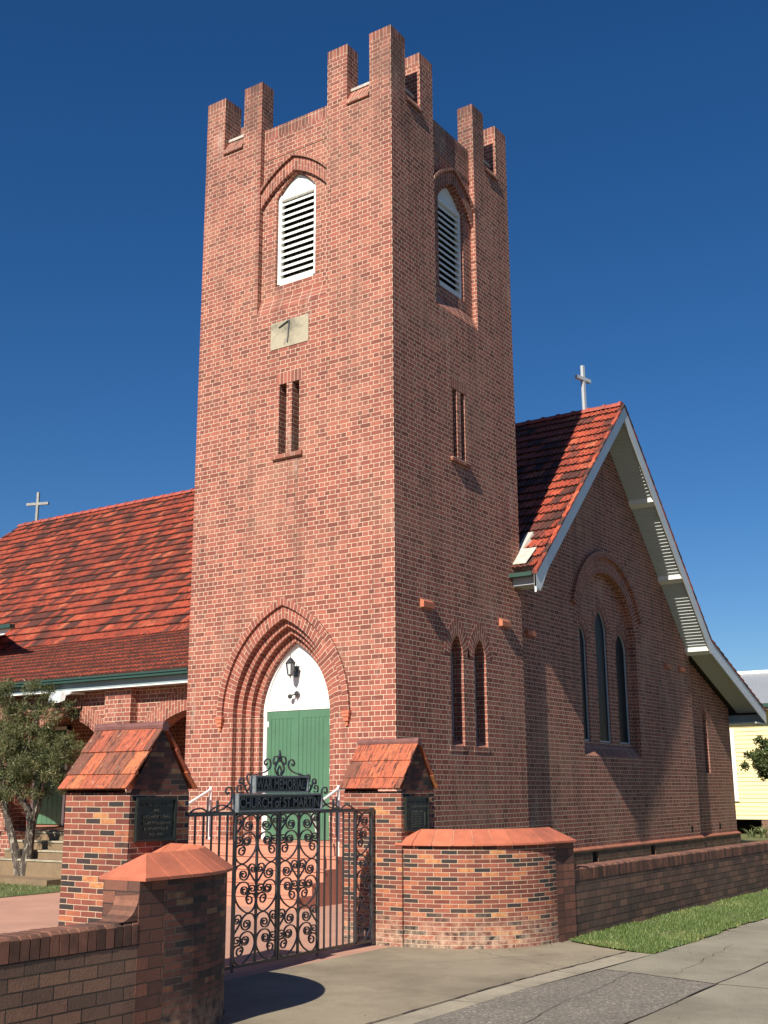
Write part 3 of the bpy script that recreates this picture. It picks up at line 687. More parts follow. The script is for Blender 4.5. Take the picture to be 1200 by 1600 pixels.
gb.face([GW(GC-GH, 2.45, 0), GW(GC+GH, 2.45, 0), GW(GC+GH, 2.72, RP), GW(GC-GH, 2.72, RP)], [(0, 0), (0, 3.3), (.33, 3.3), (.33, 0)], 'soldier')
ring(gb, GW, pointed(GC, GH+.001, 5.25, 6.76, 12), pointed(GC, GH+.36, 5.25, 7.12, 12), -.004, 0, 'ring', False)
for c, h, zs, za in lw: ring(gb, GW, pointed(c, h+.001, zs, za, 8), pointed(c, h+.2, zs, za+.24, 8), RP-.004, RP, 'ring', False)
# set back bay
o2 = [(14.9, 0), (18.5, 0), (18.5, rz(18.5)-so), (14.9, rz(14.9)-so)]
l2 = opening(16.28, .20, 2.15, 3.55, 3.93)
wallpoly(gb, GW2, o2, [l2], 0, 'brick', .26)
ring(gb, GW2, pointed(16.28, .201, 3.55, 3.93, 8), pointed(16.28, .42, 3.55, 4.2, 8), -.004, 0, 'ring', False)
gb.face([(-.14, 14.9, 0), (-.28, 14.9, 0), (-.28, 14.9, rz(14.9)-so), (-.14, 14.9, rz(14.9)-so)], m='brick')
gb.face([(-.28, 18.5, 0), (-28, 18.5, 0), (-28, 18.5, rz(18.5)-so), (-.28, 18.5, rz(18.5)-so)], m='brick')
# small weep vents
for F, y in ((GW, 14.2), (GW2, 16.9)): fbox(gb, F, y, y+.14, .62, .78, -.002, .004, 'black')
gb.obj('gable_wall', church, label='shaded brick gable end wall facing the street')
hm = MB(); ring(hm, GW, pointed(GC, GH+.36, 5.25, 7.12, 12)[2:-2], pointed(GC, GH+.50, 5.30, 7.27, 12)[2:-2], -.08, 0, 'ring'); hm.obj('hood_mould', church, label='brick hood over the three light gable window')
for c, h, zs, za in lw: lancet(GW, c, h-.004, 2.784, zs, za-.004, RP+.06)
lancet(GW2, 16.28, .198, 2.2, 3.55, 3.925, .24)
for F, u in ((GW, 5.05), (GW, 12.95), (GW, 14.0)): tieblock(F, u, 4.80)
pl = MB()
for F, a, b, hs in ((GW, D+.07, 14.97, (7.72, 11.1)), (GW2, 14.97, 18.56, ())):
    xs = [a]+[v for h in hs for v in (h, h+.30)]+[b]
    for i in range(0, len(xs), 2): fbox(pl, F, xs[i], xs[i+1], 0, .44, -.07, -.001, 'plinthbrick')
    for h in hs:
        fbox(pl, F, h, h+.30, 0, .19, -.07, -.001, 'plinthbrick'); fbox(pl, F, h, h+.30, .41, .44, -.07, -.001, 'plinthbrick'); fbox(pl, F, h, h+.30, .19, .41, -.012, -.0015, 'black')
pl.obj('plinth', church, label='weathered brick plinth with dark underfloor vents')
pc = MB()
for F, a, b in ((GW, D+.07, 14.99), (GW2, 14.99, 18.58)):
    u = a
    while u < b:
        e = min(u+.218, b)
        P = [F(u+.004, .442, -.085), F(e, .442, -.085), F(e, .442, 0), F(u+.004, .442, 0), F(u+.004, .475, -.085), F(e, .475, -.085), F(e, .52, -.0), F(u+.004, .52, -.0)]
        pc.hexa(P, 'cappingbrick'); u += .23
pc.obj('plinth_capping', church, label='row of orange bricks along the top of the plinth')
# barge boards and soffits
def barge(pts, top_off, h, x0, x1, m, name, label):
    b_ = MB()
    for p, q in zip(pts, pts[1:]):
        dz = Vector((0, 0, h))
        b_.hexa([(x0, p[0], p[1]+top_off-h), (x1, p[0], p[1]+top_off-h), (x1, q[0], q[1]+top_off-h), (x0, q[0], q[1]+top_off-h),
                 (x0, p[0], p[1]+top_off), (x1, p[0], p[1]+top_off), (x1, q[0], q[1]+top_off), (x0, q[0], q[1]+top_off)], m)
    return b_.obj(name, church, label=label)
TL = (4.2, rz(4.2))
barge([(RY, RZ), TL], .0, .37, .535, .575, 'barge', 'bargeboard', 'pale bargeboard on the left rake of the gable')
barge([(RY, RZ), KR, ER], .0, .37, .535, .575, 'barge', 'bargeboard', 'pale bargeboard down the right rake of the gable')
tl = MB(); tl.prism([(.576, 4.2, rz(4.2)-.0), (.576, 4.75, rz(4.75)-.0), (.576, 4.75, rz(4.75)-.37), (.576, 4.38, 5.55), (.576, 4.2, 5.62)], (-.045, 0, 0), 'white'); tl.obj('bargeboard_tail', church, label='white pointed lower end of the left bargeboard')
# verge tiles edge
ve = MB()
for (p, q) in (((RY, RZ), TL), ((RY, RZ), KR), (KR, ER)):
    n_ = round(math.hypot(p[0]-q[0], p[1]-q[1])/.345)
    for i in range(n_):
        a = [(p[k]+(q[k]-p[k])*i/n_) for k in (0, 1)]; b = [(p[k]+(q[k]-p[k])*(i+1.03)/n_) for k in (0, 1)]
        t = random.random()
        ve.hexa([(.50, a[0], a[1]+.002), (.60, a[0], a[1]+.002), (.60, b[0], b[1]+.002), (.50, b[0], b[1]+.002), (.50, a[0], a[1]+.035), (.60, a[0], a[1]+.035), (.60, b[0], b[1]+.07), (.50, b[0], b[1]+.07)], 'tile', t)
ve.obj('verge_tiles', church, label='red tiles along the edge of the gable roof')
sf = MB()
def soffit(p, q, m='soffit', ribs=True, drop=.22):
    x0, x1 = -.139, .534
    sf.face([(x0, p[0], p[1]-drop), (x1, p[0], p[1]-drop), (x1, q[0], q[1]-drop), (x0, q[0], q[1]-drop)], m=m)
    if ribs:
        Ls = math.hypot(q[0]-p[0], q[1]-p[1]); n_ = int(Ls/.105); e = (Vector((0, q[0], q[1]))-Vector((0, p[0], p[1]))).normalized()
        for i in range(1, n_):
            t = i/n_; y = p[0]+(q[0]-p[0])*t; z = p[1]+(q[1]-p[1])*t-drop
            a = Vector((x0, y, z)); 
            P = [a-e*.05, a+e*.05, a+e*.05+Vector((0, 0, -.002)), a-e*.05+Vector((0, 0, -.018))]
            Q = [Vector((x1, v.y, v.z)) for v in P]
            sf.face([P[2], P[3], Q[3], Q[2]], m=m); sf.face([P[0], P[3], Q[3], Q[0]], m=m)
yy = [RY, 11.2, 12.95, 14.71]
for a, b in zip(yy, yy[1:]): soffit((a, rz(a)), (b, rz(b)))
soffit(KR, (18.9, rz(18.9)), ribs=False); soffit((RY, RZ), (4.72, rz(4.72)))
sf.obj('soffit', church, label='cream boarded soffit under the gable overhang')
for y in (11.2, 12.95, 14.71):
    pu = MB(); z = rz(y); pu.hexa([(-.139, y-.05, z-.29), (.534, y-.05, z-.29), (.534, y+.10, z-.38), (-.139, y+.10, z-.38), (-.139, y-.05, z-.15), (.534, y-.05, z-.15), (.534, y+.10, z-.3), (-.139, y+.10, z-.3)], 'white')
    pu.obj('purlin_end', church, label='white boxed purlin ends stepping down the soffit')
es = MB()   # right hand eave box and left eave return by the tower
es.box((-6, 18.5, 3.60), (.534, 19.38, 3.64), 'soffit'); es.box((-6, 19.36, 3.60), (.534, 19.40, 3.9), 'barge'); es.box((-6, 19.40, 3.85), (.5, 19.5, 3.95), 'gutter')
es.obj('eave_boxing', church, label='boxed eave at the far right of the gable')
lc = MB(); zl = rz(4.3)
lc.box((-.05, 4.15, zl-.13), (.50, 4.29, zl-.05), 'gutter'); lc.obj('gutter', church, label='short green gutter beside the tower')
lc = MB(); lc.box((-.06, 4.33, zl-.28), (.50, 4.36, zl-.10), 'frame'); lc.hexa([(-.13, 4.36, zl-.29), (.5, 4.36, zl-.29), (.5, 4.9, zl-.27), (-.13, 4.9, zl-.27), (-.13, 4.36, zl-.28), (.5, 4.36, zl-.28), (.5, 4.9, zl-.26), (-.13, 4.9, zl-.26)], 'soffit'); lc.obj('fascia', church)
lc = MB(); a, b = 4.33, 4.72
lc.hexa([(.003, a, rz(a)+.135), (.30, a, rz(a)+.135), (.36, b, rz(b)+.135), (.003, b, rz(b)+.135), (.003, a, rz(a)+.15), (.30, a, rz(a)+.15), (.36, b, rz(b)+.15), (.003, b, rz(b)+.15)], 'cement')
lc.hexa([(-.1, 4.645, rz(4.65)), (.09, 4.655, rz(4.65)), (.09, 5.2, rz(5.2)), (-.1, 5.2, rz(5.2)), (-.1, 4.645, rz(4.65)+.16), (.03, 4.655, rz(4.65)+.16), (.05, 5.2, rz(5.2)+.14), (-.1, 5.2, rz(5.2)+.14)], 'cement'); lc.obj('lead_flashing', church, label='pale flashing where the roof meets the tower')
# roof crosses
def cross(x, z0, z1, hw, zc, mats, lab, ang):
    c = MB(); c.box((-.042, -.04, 0), (.042, .04, z1-z0), mats)
    o_ = c.obj('roof_cross', church, label=lab)
    a = MB(); a.box((-hw, -.045, zc-z0-.045), (hw, .045, zc-z0+.045), mats); q = a.obj('cross_arm', o_)
    o_.location = Vector((x, RY, z0)); o_.rotation_euler = (0, 0, ang)
    o_.matrix_parent_inverse = Matrix.Translation(-church.location)
    q.matrix_parent_inverse = Matrix.Identity(4)
cross(-.47, 10.93, 12.14, .28, 11.78, 'frame', 'white cross on the ridge at the street gable', R_(78))
cross(-21.25, 10.8, 12.0, .42, 11.58, 'greytimber', 'grey weathered cross at the far left end of the roof ridge', R_(20))

# ---------------------------------------------------------------- aisle arcade on the left of the tower
AY = .5; AF = Frame((0, AY, 0), (1, 0, 0), (0, 1, 0))
aw = MB()
def arch_open(cx, half, zs, za): return [(cx-half, .0), (cx+half, .0)]+flatpoint(cx, half, zs, za, 2.1, 10)
ac = [-5.1, -8.7, -12.3, -15.9]
AH, ZS, ZA = 1.42, 2.45, 3.27
# build as separate panels between pier centres so each arch is a notch
edges = [-W-.001, -6.9, -10.5, -14.1, -17.7]
for i, c in enumerate(ac):
    x1, x0 = edges[i], edges[i+1]
    arc_ = flatpoint(c, AH, ZS, ZA, 2.1, 10)
    if i == 0:      # right jamb hidden in the tower
        pts = [p for p in arc_ if p[0] < x1-.02]
        z_at = ZA-.08
        outl = [(x0, 0), (c-AH, 0)]+pts[::-1]+[(x1, z_at), (x1, 3.9), (x0, 3.9)]
    else:
        outl = [(x0, 0), (c-AH, 0)]+arc_[::-1]+[(c+AH, 0), (x1, 0), (x1, 3.9), (x0, 3.9)]
    wallpoly(aw, AF, outl, [], 0, 'brick')
    inn = arc_; 
    L = 0
    for a, b in zip([(c+AH, 0)]+inn, inn+[(c-AH, 0)]):
        if a[0] > -W+.02 and b[0] > -W+.02: continue
        L2 = L+math.hypot(a[0]-b[0], a[1]-b[1]); aw.face([AF(*a, 0), AF(*b, 0), AF(*b, .35), AF(*a, .35)], [(0, L), (0, L2), (.35, L2), (.35, L)], 'ring'); L = L2
    ro = flatpoint(c, AH+.02, ZS+.42, ZA+.47, 2.45, 10)
    pr = [(p, q) for p, q in zip(inn, ro) if p[0] < -W-.01 and q[0] < -W-.01]
    ring(aw, AF, [p for p, _ in pr], [q for _, q in pr], -.005, 0, 'ring', False, w=.46)
    # pier
    px = edges[i+1]
    aw.box((px-.37, AY-.2, 0), (px+.37, AY-.0005, 3.76), 'brick')
aw.obj('arcade_wall', church, label='brick arcade of low pointed arches left of the tower')
pi = MB()
pi.box((-30, 3.2, .93), (-W, 3.3, 4.6), 'brick'); pi.box((-30, AY+.36, .80), (-W, 3.2, .95), 'stepc'); pi.box((-30, AY+.35, 0), (-W, AY+.36, .95), 'brick')
pi.box((-18, AY+.36, .0), (-17.9, 3.2, 4.5), 'brick')
pi.obj('porch_back_wall', church, label='shadowed brick wall at the back of the porch')
pd = MB(); pd.box((-12.75, 3.15, .97), (-11.68, 3.19, 3.2), 'door')
for i in range(6): pd.box((-12.74+i*.175, 3.14, .98), (-12.575+i*.175, 3.15, 3.19), 'door')
pdo = pd.obj('porch_door', church, label='green boarded door inside the porch')
pd = MB(); pd.box((-11.68, 3.13, .95), (-11.60, 3.19, 3.28), 'white'); pd.box((-12.83, 3.13, .95), (-12.75, 3.19, 3.28), 'white'); pd.box((-12.83, 3.13, 3.2), (-11.6, 3.19, 3.28), 'white'); pd.obj('door_frame', pdo)
ps = MB()
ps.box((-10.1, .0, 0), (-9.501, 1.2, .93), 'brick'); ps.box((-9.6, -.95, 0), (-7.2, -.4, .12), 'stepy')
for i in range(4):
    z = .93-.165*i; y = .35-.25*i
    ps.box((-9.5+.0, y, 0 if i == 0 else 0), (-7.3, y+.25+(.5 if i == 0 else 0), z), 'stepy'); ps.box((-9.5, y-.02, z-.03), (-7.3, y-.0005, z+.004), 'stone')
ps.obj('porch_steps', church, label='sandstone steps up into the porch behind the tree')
dp_ = MB(); dp_.tube([(-8.5, .9, 2.4), (-8.5, .9, .95)], .022, 8, 'steel'); dp_.tube([(-7.9, .1, .9), (-7.9, .1, 1.85), (-7.9, .8, 1.9)], .02, 6, 'steel'); dp_.obj('porch_handrail', church, label='thin metal pipes beside the porch steps')
fl = thing('floodlight', (-8.340, .3, 3.7), 'white square floodlight under the eave above the arcade arch', 'floodlight')
f_ = MB(); f_.hexa([(-8.500, -.12, 3.50), (-8.200, -.09, 3.50), (-8.170, .03, 3.55), (-8.470, .0, 3.55), (-8.520, -.06, 3.72), (-8.220, -.03, 3.72), (-8.190, .09, 3.74), (-8.490, .06, 3.74)], 'white'); f_.obj('housing', fl)
f_ = MB(); f_.hexa([(-8.475, -.126, 3.525), (-8.225, -.101, 3.525), (-8.225, -.09, 3.525), (-8.475, -.115, 3.525), (-8.492, -.076, 3.695), (-8.245, -.051, 3.695), (-8.245, -.04, 3.695), (-8.492, -.065, 3.695)], 'frame'); f_.obj('lens', fl)
f_ = MB(); f_.tube([(-8.270, .03, 3.66), (-8.140, .12, 3.70), (-8.140, .3, 3.72), (-8.140, .5, 3.72)], .035, 8, 'white'); f_.obj('bracket', fl)

# ================================================================== STREET WALLS AND GATE
def path_wall(name, pts, thick, z1, m, uoff, parent, mats=None):
    """pts: outer line of a wall in plan, inside is to the left"""
    mb = MB(); L = uoff; P = [Vector(p) for p in pts]; nn = []
    for i, p in enumerate(P):
        d = (P[min(i+1, len(P)-1)]-P[max(i-1, 0)]).normalized(); nn.append(Vector((-d.y, d.x)))
    for i in range(len(P)-1):
        a, b = P[i], P[i+1]; c, d = a+nn[i]*thick, b+nn[i+1]*thick; L2 = L+(b-a).length; mm = mats[i] if mats else m
        mb.face([(*a, 0), (*b, 0), (*b, z1), (*a, z1)], [(L, 0), (L2, 0), (L2, z1), (L, z1)], mm)
        mb.face([(*c, 0), (*d, 0), (*d, z1), (*c, z1)], [(L, 0), (L2, 0), (L2, z1), (L, z1)], mm)
        mb.face([(*a, z1), (*b, z1), (*d, z1), (*c, z1)], m=mm); L = L2
    for i in (0, len(P)-1):
        a = P[i]; c = a+nn[i]*thick; mb.face([(*a, 0), (*c, 0), (*c, z1), (*a, z1)], [(0, 0), (thick, 0), (thick, z1), (0, z1)], mats[0 if i == 0 else -1] if mats else m)
    return mb, P, nn
def cap_on(P, nn, thick, z0, z1, parent, name='terracotta_capping', endhip=True, tile=.235):
    # resample to tiles
    seg = [0]
    for a, b in zip(P, P[1:]): seg.append(seg[-1]+(b-a).length)
    T = seg[-1]; n_ = round(T/tile)
    def at(s):
        s = min(max(s, 0), T)
        for i in range(len(P)-1):
            if s <= seg[i+1]+1e-9:
                t = (s-seg[i])/(seg[i+1]-seg[i]); return P[i].lerp(P[i+1], t), nn[i].lerp(nn[i+1], t).normalized()
    mb = MB()
    for k in range(n_):
        t = random.random()
        q = [k/n_*T+.004, (k+1)/n_*T-.004]
        rows = []
        for j in range(3):
            s = q[0]+(q[1]-q[0])*j/2; p, nv = at(s)
            hip = 0
            rows.append([(*(p-nv*.05), z0), (*(p-nv*.05), z0+.022), (*(p+nv*(thick/2)), z1), (*(p+nv*(thick+.05)), z0+.022), (*(p+nv*(thick+.05)), z0)])
        if k == 0 and endhip: rows[0][2] = tuple(Vector(rows[0][2]).lerp(Vector(rows[2][2]), 1.)); rows[1][2] = rows[0][2]
        if k == n_-1 and endhip: rows[2][2] = rows[0][2]; rows[1][2] = rows[0][2]
        for a, b in zip(rows, rows[1:]):
            for i in range(5):
                j = (i+1) % 5; mb.face([a[i], a[j], b[j], b[i]], m='cap', tint=t)
        mb.face(rows[0][::-1], m='cap', tint=t); mb.face(rows[-1], m='cap', tint=t)
    for s0, s1 in [(0.06 if not endhip else .26, T-.26)]:
        m_ = 60
        pr = [at(s0+(s1-s0)*i/m_) for i in range(m_+1)]
        for (p, a), (q, b) in zip(pr, pr[1:]):
            mb.face([(*(p-a*.045), z0+.012), (*(q-b*.045), z0+.012), (*(q+b*(thick/2)), z1-.006), (*(p+a*(thick/2)), z1-.006)], m='capjoint')
            mb.face([(*(p+a*(thick+.045)), z0+.012), (*(q+b*(thick+.045)), z0+.012), (*(q+b*(thick/2)), z1-.006), (*(p+a*(thick/2)), z1-.006)], m='capjoint')
    return mb.obj(name, parent)
TH = .36
# right curve: starts at the pillar, ends at the low wall
cr = (3.06, -3.19)
ptsR = [(2.95, -4.46)]+[(cr[0]+1.27*math.cos(R_(a)), cr[1]+1.27*math.sin(R_(a))) for a in range(-90, 1, 6)]+[(4.34, -3.0), (4.374, -2.78)]
cwR = thing('curved_wall', (3.8, -3.9, 0), 'sunlit curved wall of thin multicoloured bricks with orange cap, right of the gate', 'wall', 'curved gateway walls')
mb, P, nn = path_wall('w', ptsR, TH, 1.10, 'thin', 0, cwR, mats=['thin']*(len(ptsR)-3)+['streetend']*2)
mb.obj('brickwork', cwR); cap_on(P, nn, TH, 1.10, 1.275, cwR)
cl = (3.06, -9.42)
ptsL = [(4.372, -9.86), (4.37, -9.6)]+[(cl[0]+1.31*math.cos(R_(a)), cl[1]+1.26*math.sin(R_(a))) for a in range(0, 91, 6)]+[(2.95, -8.16)]
cwL = thing('curved_wall', (3.9, -8.8, 0), 'shadowed curved wall of thin dark bricks with orange cap, left of the gate', 'wall', 'curved gateway walls')
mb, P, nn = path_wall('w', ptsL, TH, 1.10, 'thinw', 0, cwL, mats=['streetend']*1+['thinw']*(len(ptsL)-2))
mb.obj('brickwork', cwL); cap_on(P, nn, TH, 1.10, 1.275, cwL)
# low walls with soldier coping
def low_wall(y0, y1, zt, label, sweep=0):
    t = thing('street_wall', (4.25, (y0+y1)/2, 0), label, 'wall', 'low brick walls along the footpath')
    b_ = MB(); b_.box((4.13, y0, -.3), (4.37, y1, zt-.155), 'street', skip='d'); b_.obj('brickwork', t)
    c = MB(); y = y0; step = .078
    near = [y0, y1]
    while y < y1-.01:
        e = min(y+step, y1) if y < 14 and y > -16 else min(y+.8, y1)
        tt = random.random(); z0, z1 = zt-.155+.004, zt+random.uniform(-.004, .003); x0, x1 = 4.125, 4.374+random.uniform(-.0005, .001)
        g = .0045
        c.box((x0, y+g, z0), (x1, e-g, z1-.022), 'coping', tt)
        c.hexa([(x0, y+g, z1-.022), (x1, y+g, z1-.022), (x1, e-g, z1-.022), (x0, e-g, z1-.022), (x0+.02, y+g+.006, z1), (x1-.022, y+g+.006, z1), (x1-.022, e-g-.006, z1), (x0+.02, e-g-.006, z1)], 'coping', tt)
        y = e
    c.box((4.135, y0, zt-.154), (4.362, y1, zt-.02), 'crack')
    c.obj('brick_coping', t)
    return t
lwR = low_wall(-2.78, 40, .80, 'long low dark brick wall running off to the right beside the grass verge')
lwL = low_wall(-24, -9.86, .84, 'low dark brick wall in the near left corner of the photo')
# concave brick sweep from the coping up to the curved walls
def sweep(yc, sgn, zt, parent):
    mb = MB(); n_ = 7; R = .17; prev = None
    for i in range(n_):
        a0, a1 = R_(90*i/n_), R_(90*(i+1)/n_)
        # quarter cove: centre at (yc + sgn*(-R)), zt+R
        p = lambda a, r: (yc-sgn*R+sgn*r*math.sin(a), zt+R-r*math.cos(a))
        A, B = p(a0, R), p(a1, R); t = random.random()
        quad = [A, B, (yc+sgn*.001, B[1] if i else B[1]), (yc+sgn*.001, A[1])]
        mb.prism([(4.135, y, z) for y, z in quad], (.232, 0, 0), 'coping', t)
    mb.obj('brick_sweep', parent, label='concave brick sweep rising to the curved wall')
sweep(-9.86, 1, .84, lwL); sweep(-2.78, -1, .80, lwR)
# gate pillars
def gate_pillar(y0, y1, label, seed):
    random.seed(seed)
    t = thing('gate_pillar', (2.64, (y0+y1)/2, 0), label, 'gate pillar', 'brick gate pillars with tiled caps')
    x0, x1 = 2.23, 3.04; yc = (y0+y1)/2; b = MB(); ze, zr = 1.70, 2.27
    for p, q, a, c in (((x0, y0), (x1, y0), 0, x1-x0), ((x1, y0), (x1, y1), .81, .81+y1-y0), ((x1, y1), (x0, y1), 0, x1-x0), ((x0, y1), (x0, y0), .3, .3+y1-y0)):
        b.face([(*p, 0), (*q, 0), (*q, ze), (*p, ze)], [(a, 0), (c, 0), (c, ze), (a, ze)], 'thin')
    for x in (x0, x1): b.face([(x, y0, ze), (x, y1, ze), (x, yc, zr-.02)], [(.81, ze), (.81+y1-y0, ze), (.81+(y1-y0)/2, zr)], 'thinw' if x == x1 else 'thin')
    b.obj('brick_shaft', t)
    r = MB()
    hw = (y1-y0)/2
    rows = [(0.02, 0.42), (.36, .78), (.72, 1.0)]
    for s in (-1, 1):
        top = Vector((0, yc, zr)); bot = Vector((0, yc+s*(hw+.055), ze+.02))
        n_ = (bot-top); n_.normalize(); nrm = Vector((0, s*-n_.z*1.0, 0)); nrm = Vector((0, -s*n_.z if s < 0 else -n_.z*1, 0))
        nrm = Vector((0, s*abs(n_.z), abs(n_.y)))
        for ri, (a, c) in enumerate(rows):
            off = .0 if ri % 2 else .09; xs = [x0-.03]
            x = x0-.03+(.10 if ri % 2 == 0 else .175)
            while x < x1+.01: xs.append(x); x += .175
            xs.append(x1+.03)
            for xa, xb in zip(xs, xs[1:]):
                if xb-xa < .02: continue
                tt = min(1, max(0, random.random()*.9+(.15 if ri == 2 else 0))); g = .003
                P0, P1 = top.lerp(bot, a), top.lerp(bot, c)
                h0, h1 = .005+.012*ri*0, .032
                lo = [(xa+g, *(P0+nrm*(h0-.004))[1:]), (xb-g, *(P0+nrm*(h0-.004))[1:]), (xb-g, *(P1+nrm*(h1-.016))[1:]), (xa+g, *(P1+nrm*(h1-.016))[1:])]
                up = [(xa+g, *(P0+nrm*(h0+.012))[1:]), (xb-g, *(P0+nrm*(h0+.012))[1:]), (xb-g, *(P1+nrm*h1)[1:]), (xa+g, *(P1+nrm*h1)[1:])]
                r.hexa(lo+up, 'shingle', tt)
    r.obj('tiled_cap', t, label='gabled cap of flat orange tiles')
    k = MB(); k.tube([(x0-.04, yc, zr+.005), (x0+.25, yc, zr+.012), (x0+.26, yc, zr+.006), (x1+.035, yc, zr+.004)], [.045, .045, .04, .045], 10, 'ridgedark'); k.obj('ridge_tile', t)
    return t
pL = gate_pillar(-8.72, -8.0, 'thin brick gate pillar with tiled cap, left of the iron gate', 3)
pR = gate_pillar(-4.5, -3.78, 'thin brick gate pillar with tiled cap, right of the iron gate', 5)
random.seed(11)
PF = Frame((3.04, 0, 0), (0, 1, 0), (-1, 0, 0))
def plaque(y0, y1, z0, z1, label, lines):
    t = thing('memorial_plaque', (3.04, (y0+y1)/2, z0), label, 'plaque')
    b = MB(); fbox(b, PF, y0, y1, z0, z1, -.018, -.001, 'bronze')
    for a in ((y0, y0+.022, z0, z1), (y1-.022, y1, z0, z1), (y0+.022, y1-.022, z0, z0+.022), (y0+.022, y1-.022, z1-.022, z1)): fbox(b, PF, *a, -.032, -.018, 'bronze')
    b.obj('plate', t)
    return t
q = plaque(-8.66, -8.18, 1.29, 1.66, 'dark bronze plaque with six lines of lettering on the left gate pillar', 6)
zz = [1.585, 1.535, 1.48, 1.43, 1.38, 1.335]
for z_, tx, s_ in zip(zz, ['To The Glory of God', 'AND', 'A Grateful Tribute', 'To All Who Served', 'In World War II', '1939 - 1945'], [.043, .034, .043, .043, .043, .034]):
    text_mesh(tx, s_, PF, -8.42, z_, -.022, .004, 'bronzel', q, 'lettering')
q = plaque(-4.44, -3.94, 1.25, 1.64, 'dark bronze plaque with a column of worn raised lines on the right gate pillar', 8)
# lettering too worn to read in the photograph: raised worn marks only
def marks(u0, u1, z, h):
    b = MB(); fbox(b, PF, u0, u1, z-.002, z, -.0195, -.018, 'bronzel'); u = u0
    while u < u1:
        w_ = random.uniform(.008, .016); hh = h*random.uniform(.6, 1)
        if random.random() < .85: fbox(b, PF, u, u+w_*.55, z, z+hh, -.024, -.018, 'bronzel')
        u += w_+.004
    b.obj('worn_lettering', q)
marks(-4.41, -3.97, 1.565, .026); marks(-4.41, -3.97, 1.515, .03)
for i in range(7): marks(-4.345, -4.12+random.uniform(-.03, .05), 1.462-i*.028, .018)
for u in (-4.39, -4.03):
    b = MB(); fbox(b, PF, u, u+.01, 1.31, 1.46, -.024, -.018, 'bronzel'); b.obj('raised_line', q)

# ---- gate
GX = 2.66
gate = thing('iron_gate', (GX, -6.25, 0), 'black wrought iron double gate with scrollwork and a two tier name sign on top', 'gate')
def bar(mb, a, b, w=.016, dpt=.02, m='iron'):
    """flat bar in the gate plane between (y,z) points"""
    a = Vector(a); b = Vector(b); d = (b-a).normalized(); n_ = Vector((-d.y, d.x))*w/2
    mb.hexa([(GX-dpt/2, *(a-n_)), (GX+dpt/2, *(a-n_)), (GX+dpt/2, *(b-n_)), (GX-dpt/2, *(b-n_)), (GX-dpt/2, *(a+n_)), (GX+dpt/2, *(a+n_)), (GX+dpt/2, *(b+n_)), (GX-dpt/2, *(b+n_))], m)
def ribbon(mb, pts, w=.013, dpt=.018, m='iron', sub=6):
    # catmull-rom smoothing then swept rectangle
    P = [Vector(p) for p in pts]; Q = []
    for i in range(len(P)-1):
        p0, p1, p2, p3 = P[max(i-1, 0)], P[i], P[i+1], P[min(i+2, len(P)-1)]
        for k in range(sub):
            t = k/sub; Q.append(.5*((2*p1)+(p2-p0)*t+(2*p0-5*p1+4*p2-p3)*t*t+(3*p1-p0-3*p2+p3)*t**3))
    Q.append(P[-1]); rows = []
    for i, p in enumerate(Q):
        d = (Q[min(i+1, len(Q)-1)]-Q[max(i-1, 0)])
        if d.length < 1e-7: d = Vector((1, 0))
        d.normalize(); n_ = Vector((-d.y, d.x))*w/2
        rows.append([(GX-dpt/2, *(p-n_)), (GX+dpt/2, *(p-n_)), (GX+dpt/2, *(p+n_)), (GX-dpt/2, *(p+n_))])
    for a, b in zip(rows, rows[1:]):
        for i in range(4): mb.face([a[i], a[(i+1) % 4], b[(i+1) % 4], b[i]], [(0, 0)]*4, m)
    mb.face(rows[0], m=m); mb.face(rows[-1], m=m)
HALF = [
 [(345,168),(330,160),(335,138),(358,135),(368,160),(352,190),(325,185),(315,150),(330,105),(358,86),(385,100),(395,140),(380,200),(345,270),(306,340)],
 [(452,208),(462,196),(474,208),(470,236),(448,250),(428,232),(426,200),(446,172),(478,172),(496,204),(488,256),(450,284),(412,262),(394,200),(412,130),(450,90),(490,84),(530,110),(552,180),(558,270)],
 [(436,408),(448,396),(460,408),(456,436),(434,448),(414,430),(412,400),(430,374),(462,372),(480,404),(470,450),(434,470),(398,440),(388,384),(404,336),(440,310),(484,312),(524,350),(546,420),(544,500),(516,580),(470,650),(410,700),(360,690),(325,640),(308,570)],
 [(350,404),(360,392),(370,404),(362,430),(338,436),(322,410),(330,372),(356,358),(388,376),(392,430),(372,460),(330,466),(306,450)],
 [(388,540),(400,528),(412,540),(410,566),(388,592),(362,580),(352,546),(364,510),(398,496),(424,520)][::-1]+[],
 [(412,560),(420,520),(404,480),(370,464),(332,480),(308,530)],
]
